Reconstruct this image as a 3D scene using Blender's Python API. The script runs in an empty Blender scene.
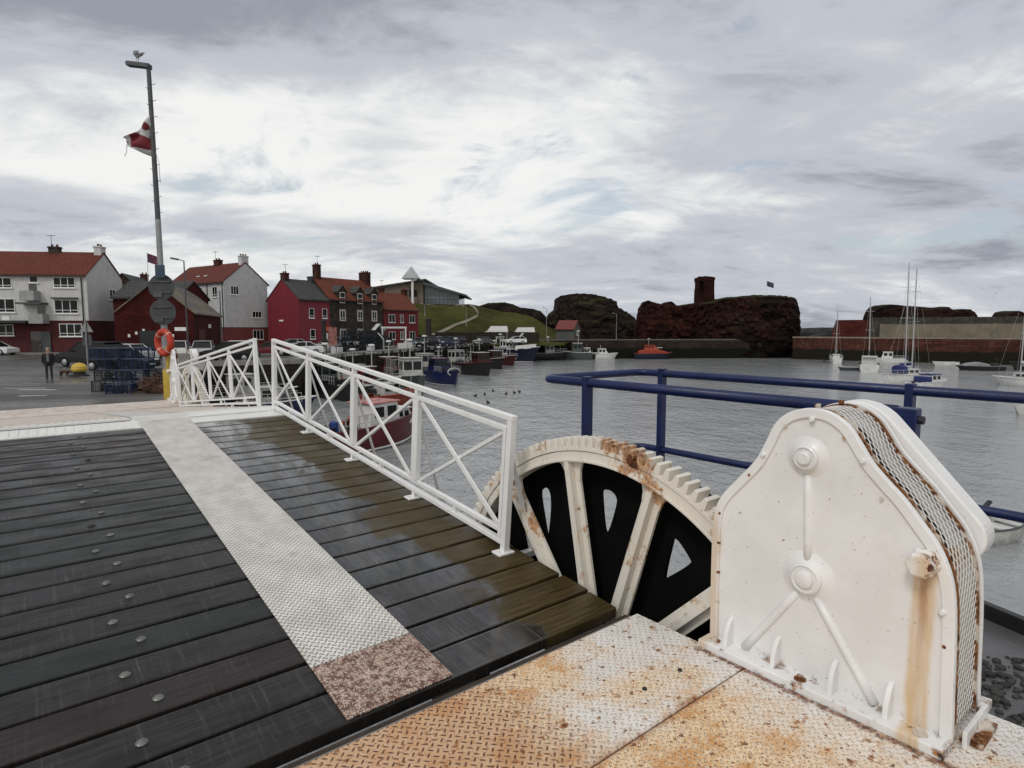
import bpy, bmesh, math, random
from mathutils import Vector, Matrix, noise as mnoise
R = math.radians
sc = bpy.context.scene
COL = sc.collection
rng = random.Random(7)
WZ = -4.52            # water level
GZ = -1.0             # quay level
A = R(38.7)           # heading of the bridge
CA, SA = math.cos(A), math.sin(A)
def W(v, u, z=0.0):   # bridge frame (v across to the right, u along the bridge) -> world
    return Vector((CA * v - SA * u, SA * v + CA * u, z))

# ------------------------------------------------------------------ mesh helpers
class MB:
    def __init__(self, off=(0, 0, 0)):
        self.bm = bmesh.new(); self.o = Vector(off)
    def v(self, p):
        return self.bm.verts.new(Vector(p) + self.o)
    def face(self, vs):
        try: return self.bm.faces.new(vs)
        except ValueError: return None
    def box(self, c, s, rot=None):
        c = Vector(c); h = Vector(s) / 2
        P = []
        for dx in (-1, 1):
            for dy in (-1, 1):
                for dz in (-1, 1):
                    q = Vector((dx * h.x, dy * h.y, dz * h.z))
                    if rot is not None: q = rot @ q
                    P.append(self.v(c + q))
        for f in ((0, 1, 3, 2), (4, 6, 7, 5), (0, 4, 5, 1), (2, 3, 7, 6), (0, 2, 6, 4), (1, 5, 7, 3)):
            self.face([P[i] for i in f])
        return self
    def box2(self, a, b):
        return self.box([(a[i] + b[i]) / 2 for i in range(3)], [abs(b[i] - a[i]) for i in range(3)])
    def bar(self, p0, p1, w, h, up=(0, 0, 1)):
        p0 = Vector(p0); p1 = Vector(p1); d = p1 - p0; L = d.length; d.normalize()
        up = Vector(up); x = d.cross(up)
        if x.length < 1e-4: x = d.cross(Vector((1, 0, 0)))
        x.normalize(); z = x.cross(d)
        m = Matrix((x, d, z)).transposed()
        return self.box((p0 + p1) / 2, (w, L, h), m)
    def ring(self, c, d, r, n, ref=None, flat=1.0):
        d = Vector(d).normalized()
        a = Vector(ref) if ref is not None else (Vector((0, 0, 1)) if abs(d.z) < .9 else Vector((1, 0, 0)))
        x = d.cross(a).normalized(); y = d.cross(x).normalized()
        return [self.v(Vector(c) + x * (r * math.cos(2 * math.pi * k / n)) + y * (r * flat * math.sin(2 * math.pi * k / n))) for k in range(n)]
    def skinrings(self, rings, cap=True, close=False):
        n = len(rings[0])
        m = len(rings)
        for i in range(m if close else m - 1):
            a, b = rings[i], rings[(i + 1) % m]
            for k in range(n):
                self.face([a[k], a[(k + 1) % n], b[(k + 1) % n], b[k]])
        if cap and not close:
            self.face(rings[0][::-1]); self.face(rings[-1])
        return self
    def cyl(self, p0, p1, r0, r1=None, n=12):
        r1 = r0 if r1 is None else r1
        d = Vector(p1) - Vector(p0)
        return self.skinrings([self.ring(p0, d, r0, n), self.ring(p1, d, r1, n)])
    def tube(self, pts, r, n=8, close=False):
        pts = [Vector(p) for p in pts]; rings = []
        m = len(pts)
        ref = None
        for i, p in enumerate(pts):
            if close: d = pts[(i + 1) % m] - pts[i - 1]
            else: d = pts[min(i + 1, m - 1)] - pts[max(i - 1, 0)]
            rr = r[i] if isinstance(r, (list, tuple)) else r
            d.normalize()
            if ref is None: ref = Vector((0, 0, 1)) if abs(d.z) < .9 else Vector((1, 0, 0))
            rf = ref - d * ref.dot(d)
            if rf.length < 1e-3: rf = Vector((0, 1, 0)) - d * d.y
            ref = rf.normalized()
            rings.append(self.ring(p, d, rr, n, ref))
        return self.skinrings(rings, True, close)
    def lathe(self, prof, c=(0, 0, 0), axis=(0, 0, 1), n=16):
        c = Vector(c); d = Vector(axis).normalized()
        return self.skinrings([self.ring(c + d * t, d, max(r, 1e-4), n) for r, t in prof])
    def prism(self, poly, f0, f1):
        """poly: 2-D points, f0/f1 map a 2-D point to the two 3-D faces"""
        a = [self.v(f0(p)) for p in poly]; b = [self.v(f1(p)) for p in poly]
        n = len(poly)
        self.face(a[::-1]); self.face(b)
        for k in range(n):
            self.face([a[k], a[(k + 1) % n], b[(k + 1) % n], b[k]])
        return self
    def prism_x(self, poly, x0, x1):      # poly in (y, z)
        return self.prism(poly, lambda p: (x0, p[0], p[1]), lambda p: (x1, p[0], p[1]))
    def prism_y(self, poly, y0, y1):      # poly in (x, z)
        return self.prism(poly, lambda p: (p[0], y0, p[1]), lambda p: (p[0], y1, p[1]))
    def prism_z(self, poly, z0, z1):
        return self.prism(poly, lambda p: (p[0], p[1], z0), lambda p: (p[0], p[1], z1))
    def ball(self, c, r, s=(1, 1, 1), sub=2):
        m = Matrix.Translation(Vector(c) + self.o) @ Matrix.Diagonal((r * s[0], r * s[1], r * s[2], 1))
        bmesh.ops.create_icosphere(self.bm, subdivisions=sub, radius=1, matrix=m); return self
    def quad(self, a, b, c, d):
        return self.face([self.v(a), self.v(b), self.v(c), self.v(d)])
    def build(self, name, mat, parent=None, smooth=False, bevel=0, seg=2):
        bmesh.ops.recalc_face_normals(self.bm, faces=self.bm.faces)
        me = bpy.data.meshes.new(name); self.bm.to_mesh(me); self.bm.free()
        o = bpy.data.objects.new(name, me); COL.objects.link(o)
        if mat is not None: me.materials.append(mat)
        if smooth:
            for p in me.polygons: p.use_smooth = True
            if smooth != 'all':
                me.set_sharp_from_angle(angle=R(38))
        if bevel:
            md = o.modifiers.new('bevel', 'BEVEL'); md.width = bevel; md.segments = seg; md.limit_method = 'ANGLE'; md.angle_limit = R(40)
        if parent is not None: o.parent = parent
        return o

def tag(o, label=None, cat=None, group=None, kind=None):
    if label: o['label'] = label
    if cat: o['category'] = cat
    if group: o['group'] = group
    if kind: o['kind'] = kind
    return o
def thing(name, label, cat, loc=(0, 0, 0), rz=0.0, group=None, rx=0.0):
    o = bpy.data.objects.new(name, None); COL.objects.link(o)
    o.empty_display_size = .2; o.location = loc; o.rotation_euler = (rx, 0, rz)
    return tag(o, label, cat, group)
def copy_tree(o, parent=None):
    c = o.copy(); COL.objects.link(c)
    if parent is not None: c.parent = parent
    for ch in list(o.children): copy_tree(ch, c)
    return c
def dup(o, loc, rz, label, scale=None):
    c = copy_tree(o); c.location = loc; c.rotation_euler = (0, 0, rz); c['label'] = label
    if scale: c.scale = scale
    return c
def skin(name, verts, edges, radii, mat, parent=None, sub=2, root=0):
    me = bpy.data.meshes.new(name); me.from_pydata([Vector(v) for v in verts], edges, []); me.update()
    o = bpy.data.objects.new(name, me); COL.objects.link(o)
    if parent is not None: o.parent = parent
    md = o.modifiers.new('skin', 'SKIN')
    md.use_smooth_shade = True
    if not me.skin_vertices: me.attributes
    for i, sv in enumerate(me.skin_vertices[0].data):
        r = radii[i]; sv.radius = r if isinstance(r, (tuple, list)) else (r, r)
        sv.use_root = (i == root)
    sb = o.modifiers.new('sub', 'SUBSURF'); sb.levels = sub; sb.render_levels = sub
    me.materials.append(mat)
    return o
def catmull(P, n=6, closed=False):
    out = []; m = len(P)
    for i in range(m if closed else m - 1):
        if closed: p0, p1, p2, p3 = P[i - 1], P[i], P[(i + 1) % m], P[(i + 2) % m]
        else: p0, p1, p2, p3 = P[max(i - 1, 0)], P[i], P[i + 1], P[min(i + 2, m - 1)]
        for k in range(n):
            t = k / n
            out.append(tuple(.5 * ((2 * b) + (-a + c) * t + (2 * a - 5 * b + 4 * c - d) * t * t + (-a + 3 * b - 3 * c + d) * t ** 3) for a, b, c, d in zip(p0, p1, p2, p3)))
    if not closed: out.append(tuple(P[-1]))
    return out

# ------------------------------------------------------------------ material helpers
class N:
    def __init__(self, name):
        self.m = bpy.data.materials.new(name); self.m.use_nodes = True
        self.t = self.m.node_tree; self.b = self.t.nodes['Principled BSDF']
        self.tc = self.t.nodes.new('ShaderNodeTexCoord')
    def new(self, typ, **kw):
        n = self.t.nodes.new(typ)
        for k, v in kw.items(): setattr(n, k, v)
        return n
    def link(self, a, b): self.t.links.new(a, b)
    def setin(self, sock, val):
        if hasattr(val, 'is_output') or isinstance(val, bpy.types.NodeSocket): self.link(val, sock)
        else:
            if isinstance(val, (tuple, list)) and len(val) == 3 and sock.type == 'RGBA': val = (*val, 1)
            sock.default_value = val
    def coord(self, scale=(1, 1, 1), rot=(0, 0, 0), loc=(0, 0, 0), src='Object'):
        mp = self.new('ShaderNodeMapping')
        self.link(self.tc.outputs[src], mp.inputs[0])
        mp.inputs['Location'].default_value = loc; mp.inputs['Rotation'].default_value = rot; mp.inputs['Scale'].default_value = scale
        return mp.outputs[0]
    def noise(self, vec=None, scale=5, detail=4, rough=.55, dist=0):
        n = self.new('ShaderNodeTexNoise')
        if vec is None: vec = self.coord()
        self.link(vec, n.inputs['Vector'])
        n.inputs['Scale'].default_value = scale; n.inputs['Detail'].default_value = detail; n.inputs['Roughness'].default_value = rough; n.inputs['Distortion'].default_value = dist
        return n.outputs[0]
    def math(self, op, a, b=0.0, c=0.0, clamp=False):
        n = self.new('ShaderNodeMath', operation=op); n.use_clamp = clamp
        self.setin(n.inputs[0], a); self.setin(n.inputs[1], b); self.setin(n.inputs[2], c)
        return n.outputs[0]
    def step(self, x, lo, hi, a=0.0, b=1.0):
        n = self.new('ShaderNodeMapRange', interpolation_type='SMOOTHSTEP')
        self.setin(n.inputs[0], x); self.setin(n.inputs[1], lo); self.setin(n.inputs[2], hi); self.setin(n.inputs[3], a); self.setin(n.inputs[4], b)
        return n.outputs[0]
    def mix(self, f, a, b):
        n = self.new('ShaderNodeMix', data_type='RGBA')
        self.setin(n.inputs[0], f); self.setin(n.inputs[6], a); self.setin(n.inputs[7], b)
        return n.outputs[2]
    def mixf(self, f, a, b):
        n = self.new('ShaderNodeMix', data_type='FLOAT')
        self.setin(n.inputs[0], f); self.setin(n.inputs[2], a); self.setin(n.inputs[3], b)
        return n.outputs[0]
    def xyz(self, vec):
        n = self.new('ShaderNodeSeparateXYZ'); self.link(vec, n.inputs[0]); return n.outputs
    def bump(self, h, strength=.4, dist=.01, normal=None):
        n = self.new('ShaderNodeBump'); self.setin(n.inputs['Height'], h)
        n.inputs['Strength'].default_value = strength; n.inputs['Distance'].default_value = dist
        if normal is not None: self.link(normal, n.inputs['Normal'])
        return n.outputs[0]
    def out(self, col, rough=.6, normal=None, metal=0.0, spec=.5):
        self.setin(self.b.inputs['Base Color'], col); self.setin(self.b.inputs['Roughness'], rough)
        self.setin(self.b.inputs['Metallic'], metal); self.setin(self.b.inputs['Specular IOR Level'], spec)
        if normal is not None: self.link(normal, self.b.inputs['Normal'])
        return self.m
def mul(c, k): return tuple(min(1, x * k) for x in c)
_mc = {}
def M(name, col, rough=.6, var=.18, scale=3.0, bump=.0, bscale=30, metal=0.0, spec=.4, dirt=None, dirt_at=.58):
    if name in _mc: return _mc[name]
    n = N(name)
    a = n.noise(None, scale, 5, .6)
    f = n.step(a, .3, .7)
    c = n.mix(f, mul(col, 1 - var), mul(col, 1 + var))
    if dirt:
        d = n.noise(n.coord((1, 1, .35), loc=(3, 1, 7)), scale * 1.7, 6, .65)
        c = n.mix(n.step(d, dirt_at, dirt_at + .16, 0, .85), c, dirt)
    r = n.mixf(n.noise(None, scale * 2.3, 3), max(.03, rough - .12), min(1, rough + .12))
    nm = n.bump(n.noise(None, bscale, 4), bump, .02) if bump else None
    _mc[name] = n.out(c, r, nm, metal, spec)
    return _mc[name]

RUST_D = (.045, .014, .006); RUST_M = (.17, .055, .016); RUST_O = (.42, .19, .06)
def rusty_white(name, base=(.80, .785, .745), amount=.0, streaks=True, patches=False):
    """old gloss paint with chips, run-down rust tears and grime"""
    n = N(name)
    big = n.noise(None, 2.2, 4)
    c = n.mix(n.step(big, .35, .7), mul(base, .93), base)
    grime = n.noise(n.coord((1, 1, .25)), 6, 6, .65)
    c = n.mix(n.step(grime, .52, .8, 0, .35), c, (.55, .47, .36))
    if streaks:
        st = n.noise(n.coord((9, 9, .7), loc=(1.7, 0, 0)), 2.5, 3, .5)
        c = n.mix(n.step(st, .66 - amount, .84 - amount, 0, .6), c, (.60, .40, .20))
    sp = n.noise(n.coord(loc=(5, 2, 1)), 9, 7, .7)
    m1 = n.step(sp, .70 - amount, .74 - amount)
    c = n.mix(n.step(sp, .64 - amount, .72 - amount, 0, .55), c, RUST_O)
    sp2 = n.noise(n.coord(loc=(2, 8, 4)), 40, 3, .6)
    c = n.mix(m1, c, n.mix(n.step(sp2, .4, .6), RUST_D, RUST_M))
    c = n.mix(n.step(sp2, .72, .76), c, (.10, .045, .02))
    if patches:
        g_ = n.new('ShaderNodeNewGeometry'); pos = g_.outputs['Position']
        pt = n.noise(pos, 4.6, 6, .72); px_, py_, pz_ = n.xyz(pos)
        for (qx, qy, qz, qr, qa) in patches:      # the places where the paint has really gone
            dd = n.math('SQRT', n.math('ADD', n.math('ADD', n.math('POWER', n.math('SUBTRACT', px_, qx), 2), n.math('POWER', n.math('SUBTRACT', py_, qy), 2)), n.math('POWER', n.math('SUBTRACT', pz_, qz), 2)))
            pt = n.math('ADD', pt, n.step(dd, qr, 0.0, 0, qa))
        c = n.mix(n.step(pt, .575, .65, 0, .85), c, n.mix(n.step(sp2, .35, .65), (.26, .095, .028), (.58, .33, .14)))
        c = n.mix(n.step(pt, .70, .75), c, n.mix(n.step(sp2, .4, .6), RUST_D, (.16, .05, .015)))
    h = n.math('ADD', n.math('MULTIPLY', n.noise(None, 24, 4), .5), n.math('MULTIPLY', m1, -.5))
    return n.out(c, n.mixf(m1, .38, .85), n.bump(h, .25, .012), 0, .45)

def checker(n, pitch, lx=.43, ly=.13):
    p = n.coord((1 / pitch, 1 / pitch, 1), rot=(0, 0, R(45)))
    x, y, _ = n.xyz(p)
    fx = n.math('SUBTRACT', n.math('FRACT', x), .5); fy = n.math('SUBTRACT', n.math('FRACT', y), .5)
    par = n.math('FLOORED_MODULO', n.math('ADD', n.math('FLOOR', x), n.math('FLOOR', y)), 2.0)
    a = n.mixf(par, fx, fy); b = n.mixf(par, fy, fx)
    d = n.math('SQRT', n.math('ADD', n.math('POWER', n.math('DIVIDE', a, lx), 2), n.math('POWER', n.math('DIVIDE', b, ly), 2)))
    return n.step(d, .6, 1.08, 1.0, 0.0), d
# ------------------------------------------------------------------ materials
def mat_platform():
    n = N('rusty_checker_plate')
    bar, d = checker(n, .031)
    P = n.coord(); x, y, z = n.xyz(P)
    big = n.noise(n.coord((1, 1, 1), loc=(.3, 2.0, 0)), 1.5, 5, .6)
    med = n.noise(n.coord(loc=(4, 1, 0)), 7, 6, .65)
    fine = n.noise(None, 60, 3, .6)
    # paint wears to cream, then rust-stained orange towards the walked-on left end; bare dark lugs only at the far left corner
    half = n.step(y, 1.50, 1.509)
    zone = n.math('ADD', n.math('MULTIPLY_ADD', n.math('SUBTRACT', big, .5), .7, .5), n.math('MULTIPLY', n.math('SUBTRACT', 2.10, x), .19))
    zone = n.math('ADD', zone, n.math('MULTIPLY', n.math('SUBTRACT', 1.0, half), .10))
    brk = n.noise(n.coord(loc=(2, 7, 0)), 24, 5, .7)
    zone = n.math('ADD', zone, n.math('MULTIPLY', n.math('SUBTRACT', brk, .5), .22))
    paint = n.mix(n.step(med, .35, .7), (.70, .665, .62), (.80, .77, .735))
    stain = n.mix(n.step(fine, .35, .65), (.70, .48, .27), (.82, .66, .46))
    c = n.mix(n.step(zone, .42, .62), paint, stain)
    blo = n.noise(n.coord(loc=(7, 5, 0)), 4.5, 6, .68)
    c = n.mix(n.math('MULTIPLY', n.step(blo, .47, .62, 0, .9), n.step(zone, .46, .62)), c, (.58, .28, .085))
    ring = n.math('MULTIPLY', n.step(d, .85, 1.1), n.step(d, 1.7, 1.15))
    c = n.mix(n.math('MULTIPLY', ring, n.mixf(n.step(zone, .42, .60), .10, .50)), c, n.mix(n.step(zone, .42, .58), (.48, .42, .36), (.34, .16, .06)))
    c = n.mix(n.math('MULTIPLY', bar, n.mixf(n.step(zone, .40, .6), .12, .60)), c, (.88, .78, .58))
    corner = n.math('MULTIPLY', half, n.step(n.math('ADD', x, n.math('MULTIPLY', n.math('SUBTRACT', brk, .5), 1.0)), 1.80, 1.45))
    c = n.mix(n.math('MULTIPLY', corner, .62), c, (.46, .25, .13))
    barrust = n.mix(n.step(med, .4, .6), (.060, .022, .014), (.15, .06, .035))
    c = n.mix(n.math('MULTIPLY', bar, n.math('MULTIPLY', corner, .95)), c, barrust)
    dark = n.noise(n.coord(loc=(9, 3, 0)), 11, 5, .62)
    c = n.mix(n.step(dark, .60, .67, 0, .8), c, (.40, .17, .05))
    c = n.mix(n.step(dark, .66, .71), c, n.mix(n.step(fine, .4, .6), RUST_D, RUST_M))
    sp = n.noise(n.coord(loc=(1, 13, 0)), 26, 3, .55)
    c = n.mix(n.step(sp, .62, .66, 0, .9), c, n.mix(n.step(med, .4, .6), (.13, .045, .02), (.36, .14, .04)))
    sp4 = n.noise(n.coord(loc=(4, 3, 0)), 70, 3, .6)
    c = n.mix(n.math('MULTIPLY', n.step(sp4, .60, .65, 0, .85), n.step(zone, .34, .56, .25, 1.0)), c, (.22, .08, .03))
    fl = n.math('ADD', n.math('ABSOLUTE', n.math('SUBTRACT', x, 2.675)), n.math('MULTIPLY', n.math('SUBTRACT', brk, .5), .14))
    c = n.mix(n.math('MULTIPLY', n.step(fl, .035, .0, 0, .9), n.math('MULTIPLY', n.step(y, 1.80, 1.74), n.step(y, .58, .64))), c, n.mix(n.step(fine, .4, .6), RUST_D, (.28, .10, .03)))
    seam = n.math('ABSOLUTE', n.math('SUBTRACT', y, 1.504)); seam = n.math('ADD', seam, n.math('MULTIPLY', n.math('SUBTRACT', med, .5), .20))
    c = n.mix(n.step(seam, .03, -.02, 0, .7), c, (.30, .11, .035))
    h = n.math('ADD', bar, n.math('MULTIPLY', fine, .12))
    return n.out(c, n.mixf(n.step(big, .4, .6), .42, .62), n.bump(h, 1.0, .006), 0, .45)
def mat_strip(name, paint0, paint1, rust):
    n = N(name)
    bar, d = checker(n, .0295)
    med = n.noise(n.coord((1, .6, 1), loc=(2, 5, 0)), 5, 6, .65); fine = n.noise(None, 70, 3, .6)
    c = n.mix(n.step(med, .35, .65), paint0, paint1)
    if rust:
        m = n.noise(n.coord(loc=(3, 1, 0)), 30, 6, .75)
        c = n.mix(n.step(m, .42, .57), c, (.15, .07, .05))
        c = n.mix(n.step(n.noise(n.coord(loc=(6, 1, 0)), 34, 4, .7), .55, .66, 0, .8), c, (.05, .025, .02))
        c = n.mix(n.math('MULTIPLY', bar, n.step(m, .70, .54, 0, 1)), c, (.70, .55, .47))
    else:
        c = n.mix(n.step(n.noise(n.coord(loc=(8, 2, 0)), 3, 6, .7), .54, .72, 0, .6), c, (.36, .33, .27))
        c = n.mix(n.math('MULTIPLY', bar, .55), c, (.27, .255, .235))
        sp = n.noise(n.coord(loc=(1, 3, 0)), 22, 3, .6)
        c = n.mix(n.step(sp, .70, .76, 0, .8), c, (.16, .08, .045))
    ring = n.math('MULTIPLY', n.step(d, .85, 1.1), n.step(d, 1.8, 1.15))  # dark rims round the lugs: grime plus relief shading painted into the colour
    c = n.mix(n.math('MULTIPLY', ring, .9), c, (.07, .058, .05))
    h = n.math('ADD', bar, n.math('MULTIPLY', fine, .15))
    return n.out(c, .5, n.bump(h, 1.0, .006), 0, .4)
def mat_plank():
    n = N('wet_deck_timber')
    oi = n.new('ShaderNodeObjectInfo'); rnd = oi.outputs['Random']
    P = n.coord(); x, y, z = n.xyz(P)
    shift = n.new('ShaderNodeVectorMath', operation='ADD'); n.link(P, shift.inputs[0])
    cmb = n.new('ShaderNodeCombineXYZ'); n.link(n.math('MULTIPLY', rnd, 37.0), cmb.inputs[0]); n.link(cmb.outputs[0], shift.inputs[1])
    def sc_(v, s):
        k = n.new('ShaderNodeVectorMath', operation='MULTIPLY'); n.link(v, k.inputs[0]); k.inputs[1].default_value = s; return k.outputs[0]
    grain = n.noise(sc_(shift.outputs[0], (1.2, 26, 1)), 2.0, 6, .65)
    saw = n.noise(sc_(shift.outputs[0], (34, 1.2, 1)), 1.4, 4, .75)
    blot = n.noise(sc_(shift.outputs[0], (1, 2.2, 1)), 2.2, 5, .6)
    c = n.mix(n.step(grain, .3, .7), (.012, .0118, .0108), (.036, .035, .032))
    c = n.mix(n.step(saw, .52, .74, 0, .7), c, (.085, .083, .077))
    c = n.mix(n.step(blot, .48, .66, 0, .6), c, (.007, .007, .007))
    c = n.mix(n.step(rnd, .70, .98, 0, .38), c, (.034, .016, .016))
    c = n.mix(n.step(rnd, .30, .05, 0, .4), c, (.018, .026, .022))
    wl = n.noise(n.coord((1, .75, 1), loc=(2.2, 0, 0)), 1.7, 5, .6, .4)
    edge = n.math('ADD', x, n.math('MULTIPLY', n.math('SUBTRACT', wl, .5), 1.15))
    moss = n.step(edge, 2.12, 2.24)
    mc = n.mix(n.step(grain, .3, .7), (.026, .018, .007), (.090, .064, .024))
    mc = n.mix(n.step(blot, .5, .7, 0, .5), mc, (.052, .044, .017))
    c = n.mix(moss, c, mc)
    lich = n.noise(n.coord((1, 1, 1), loc=(0, 4, 0)), 8, 5, .7)
    c = n.mix(n.math('MULTIPLY', n.step(x, 2.35, 2.6), n.step(lich, .68, .73)), c, (.26, .24, .10))
    pud = n.noise(n.coord((1, .55, 1), loc=(7, 1, 0)), 1.5, 4, .55, .3)
    wet = n.math('MULTIPLY', n.step(x, 1.35, 1.75), n.step(pud, .32, .48))
    wet = n.math('MULTIPLY', wet, n.math('SUBTRACT', 1.0, moss))
    rl = n.mixf(n.step(blot, .35, .65), .26, .50)
    r = n.mixf(wet, rl, n.mixf(n.step(saw, .40, .70), .09, .32))
    r = n.mixf(moss, r, n.mixf(n.step(wl, .45, .6), .58, .38))
    h = n.math('ADD', n.math('MULTIPLY', grain, .8), n.math('MULTIPLY', saw, .45))
    h = n.math('MULTIPLY', h, n.mixf(wet, 1.0, .25))
    n.link(n.math('MULTIPLY', wet, n.mixf(n.step(n.noise(n.coord((1.6, .5, 1), loc=(3, 3, 0)), 2.6, 5, .65), .42, .60), .2, 1.0)), n.b.inputs['Coat Weight']); n.link(n.mixf(n.step(saw, .38, .66), .07, .34), n.b.inputs['Coat Roughness']); n.b.inputs['Coat IOR'].default_value = 1.45
    return n.out(c, r, n.bump(h, .35, .004), 0, n.mixf(wet, .30, 1.0))
def mat_housing():
    n = N('housing_paint')
    P = n.coord(); x, y, z = n.xyz(P)     # local: y along the bridge from the middle of the housing
    big = n.noise(None, 2.6, 5)
    c = n.mix(n.step(big, .35, .68), (.73, .725, .715), (.81, .808, .80))
    gr = n.noise(n.coord((1, 1, .3)), 5, 6, .65)
    c = n.mix(n.step(gr, .54, .82, 0, .18), c, (.62, .52, .40))
    # long rust tear below the seized plug
    wob = n.math('MULTIPLY', n.math('SUBTRACT', n.noise(n.coord((1, 1, .6)), 7, 4), .5), .05)
    dy = n.math('ABSOLUTE', n.math('ADD', n.math('SUBTRACT', y, -.447), wob))
    tear = n.math('MULTIPLY', n.step(dy, .056, .026), n.step(z, .735, .70))
    tear = n.math('MULTIPLY', tear, n.mixf(n.step(n.noise(n.coord((30, 30, 2)), 1.2, 3), .3, .7), .45, .85))
    c = n.mix(tear, c, (.62, .42, .19))
    core = n.math('MULTIPLY', n.step(dy, .026, .004, 0, .7), n.step(z, .30, .62, .15, 1.0)); core = n.math('MULTIPLY', core, n.step(z, .74, .70))
    c = n.mix(core, c, (.36, .16, .045))
    dl = n.math('ABSOLUTE', n.math('ADD', n.math('SUBTRACT', y, .505), wob))
    c = n.mix(n.math('MULTIPLY', n.step(dl, .045, .008, 0, .6), n.step(z, .85, .6)), c, (.58, .40, .22))
    foot = n.math('MULTIPLY', n.step(z, .085, .02), n.step(n.noise(n.coord(loc=(2, 2, 2)), 9, 6, .7), .51, .61))
    c = n.mix(foot, c, n.mix(n.step(n.noise(None, 45, 3), .45, .6), RUST_D, RUST_O))
    sp = n.noise(n.coord(loc=(5, 2, 1)), 22, 4, .6)
    c = n.mix(n.step(sp, .71, .735), c, (.13, .055, .025))
    sp3 = n.noise(n.coord(loc=(1, 6, 3)), 75, 2, .5)
    c = n.mix(n.step(sp3, .71, .75, 0, .8), c, (.22, .17, .12))
    return n.out(c, n.mixf(n.step(big, .4, .6), .30, .46), n.bump(n.noise(None, 15, 4), .22, .012), 0, .45)
def mat_rust(name='bare_rust'):
    n = N(name)
    a = n.noise(None, 18, 6, .7); b = n.noise(n.coord(loc=(4, 4, 4)), 55, 3)
    c = n.mix(n.step(a, .32, .62), RUST_D, (.24, .10, .035))
    c = n.mix(n.step(b, .5, .72, 0, .7), c, (.42, .24, .12))
    c = n.mix(n.step(n.noise(n.coord(loc=(9, 1, 2)), 9, 4), .50, .60, 0, .8), c, (.70, .64, .56))
    return n.out(c, .85, n.bump(a, .6, .008), 0, .2)
def mat_water():
    n = N('harbour_water')
    cam = n.coord((1, 1, 1))
    a = n.noise(n.coord((1.0, .75, 1), rot=(0, 0, R(14))), 1.25, 4, .55, .6)
    b = n.noise(n.coord((1.0, .6, 1), rot=(0, 0, R(-9)), loc=(3, 7, 0)), 4.2, 4, .6, .4)
    c = n.noise(n.coord((1.0, .8, 1), loc=(30, 7, 0)), .22, 3, .5)
    h = n.math('ADD', n.math('MULTIPLY', a, 1.0), n.math('MULTIPLY', b, .33))
    h = n.math('ADD', n.math('ADD', h, n.math('MULTIPLY', c, 1.2)), n.math('MULTIPLY', n.noise(n.coord((1, .7, 1), loc=(1, 9, 0)), 9.0, 3, .6), .14))
    nm = n.bump(h, 1.0, .14)
    n.b.inputs['IOR'].default_value = 1.5
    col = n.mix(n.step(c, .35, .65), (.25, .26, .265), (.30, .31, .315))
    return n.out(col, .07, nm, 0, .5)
def mat_asphalt():
    n = N('wet_asphalt')
    a = n.noise(n.coord((.35, 1.0, 1)), .35, 6, .62, .6); b = n.noise(None, 9, 5, .6); fine = n.noise(None, 60, 2)
    c = n.mix(n.step(a, .36, .64), (.042, .041, .038), (.108, .105, .098))
    c = n.mix(n.step(b, .5, .8, 0, .5), c, (.05, .049, .047))
    pale = n.noise(n.coord((.25, 1.1, 1), loc=(8, 3, 0)), .5, 5, .6)
    c = n.mix(n.step(pale, .60, .70, 0, .6), c, (.20, .195, .185))
    wet = n.step(n.noise(n.coord((.3, 1, 1), loc=(3, 9, 0)), .3, 5, .6), .44, .60)
    return n.out(c, n.mixf(wet, .55, .22), n.bump(n.math('ADD', fine, n.math('MULTIPLY', b, .6)), .3, .01), 0, .45)
def mat_stone(name, c0, c1, mortar, bw=.9, bh=.35, weed=None, weed_z=0.0, plane='xz', strength=.8, patches=None):
    """coursed masonry; weed: colour below the height weed_z"""
    n = N(name)
    P = n.coord(); x, y, z = n.xyz(P)
    cmb = n.new('ShaderNodeCombineXYZ')
    n.link(n.math('ADD', x, n.math('MULTIPLY', y, .37)) if plane == 'xz' else y, cmb.inputs[0]); n.link(z, cmb.inputs[1])
    br = n.new('ShaderNodeTexBrick'); n.link(cmb.outputs[0], br.inputs['Vector'])
    br.inputs['Color1'].default_value = (*c0, 1); br.inputs['Color2'].default_value = (*c1, 1); br.inputs['Mortar'].default_value = (*mortar, 1)
    br.inputs['Scale'].default_value = 1.0; br.inputs['Brick Width'].default_value = bw; br.inputs['Row Height'].default_value = bh
    br.inputs['Mortar Size'].default_value = .025; br.inputs['Mortar Smooth'].default_value = .4; br.inputs['Bias'].default_value = 0
    big = n.noise(None, .35, 6, .65); med = n.noise(None, 2.0, 5, .65)
    c = n.mix(n.step(big, .35, .65, 0, .65), br.outputs[0], mul(c0, .5))
    c = n.mix(n.step(med, .5, .75, 0, .55), c, mul(c1, 1.35))
    if patches: c = n.mix(n.step(n.noise(n.coord(loc=(3, 3, 9)), .8, 6, .7), .60, .68, 0, .75), c, patches)
    if weed:
        zz = n.math('ADD', z, n.math('MULTIPLY', n.math('SUBTRACT', n.noise(None, .6, 4), .5), 1.0))
        c = n.mix(n.step(zz, weed_z + .3, weed_z - .3), c, weed)
    h = n.math('ADD', n.math('MULTIPLY', br.outputs[1], -1.0), n.math('MULTIPLY', med, 1.2))
    return n.out(c, .9, n.bump(h, strength, .06), 0, .12)
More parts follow.
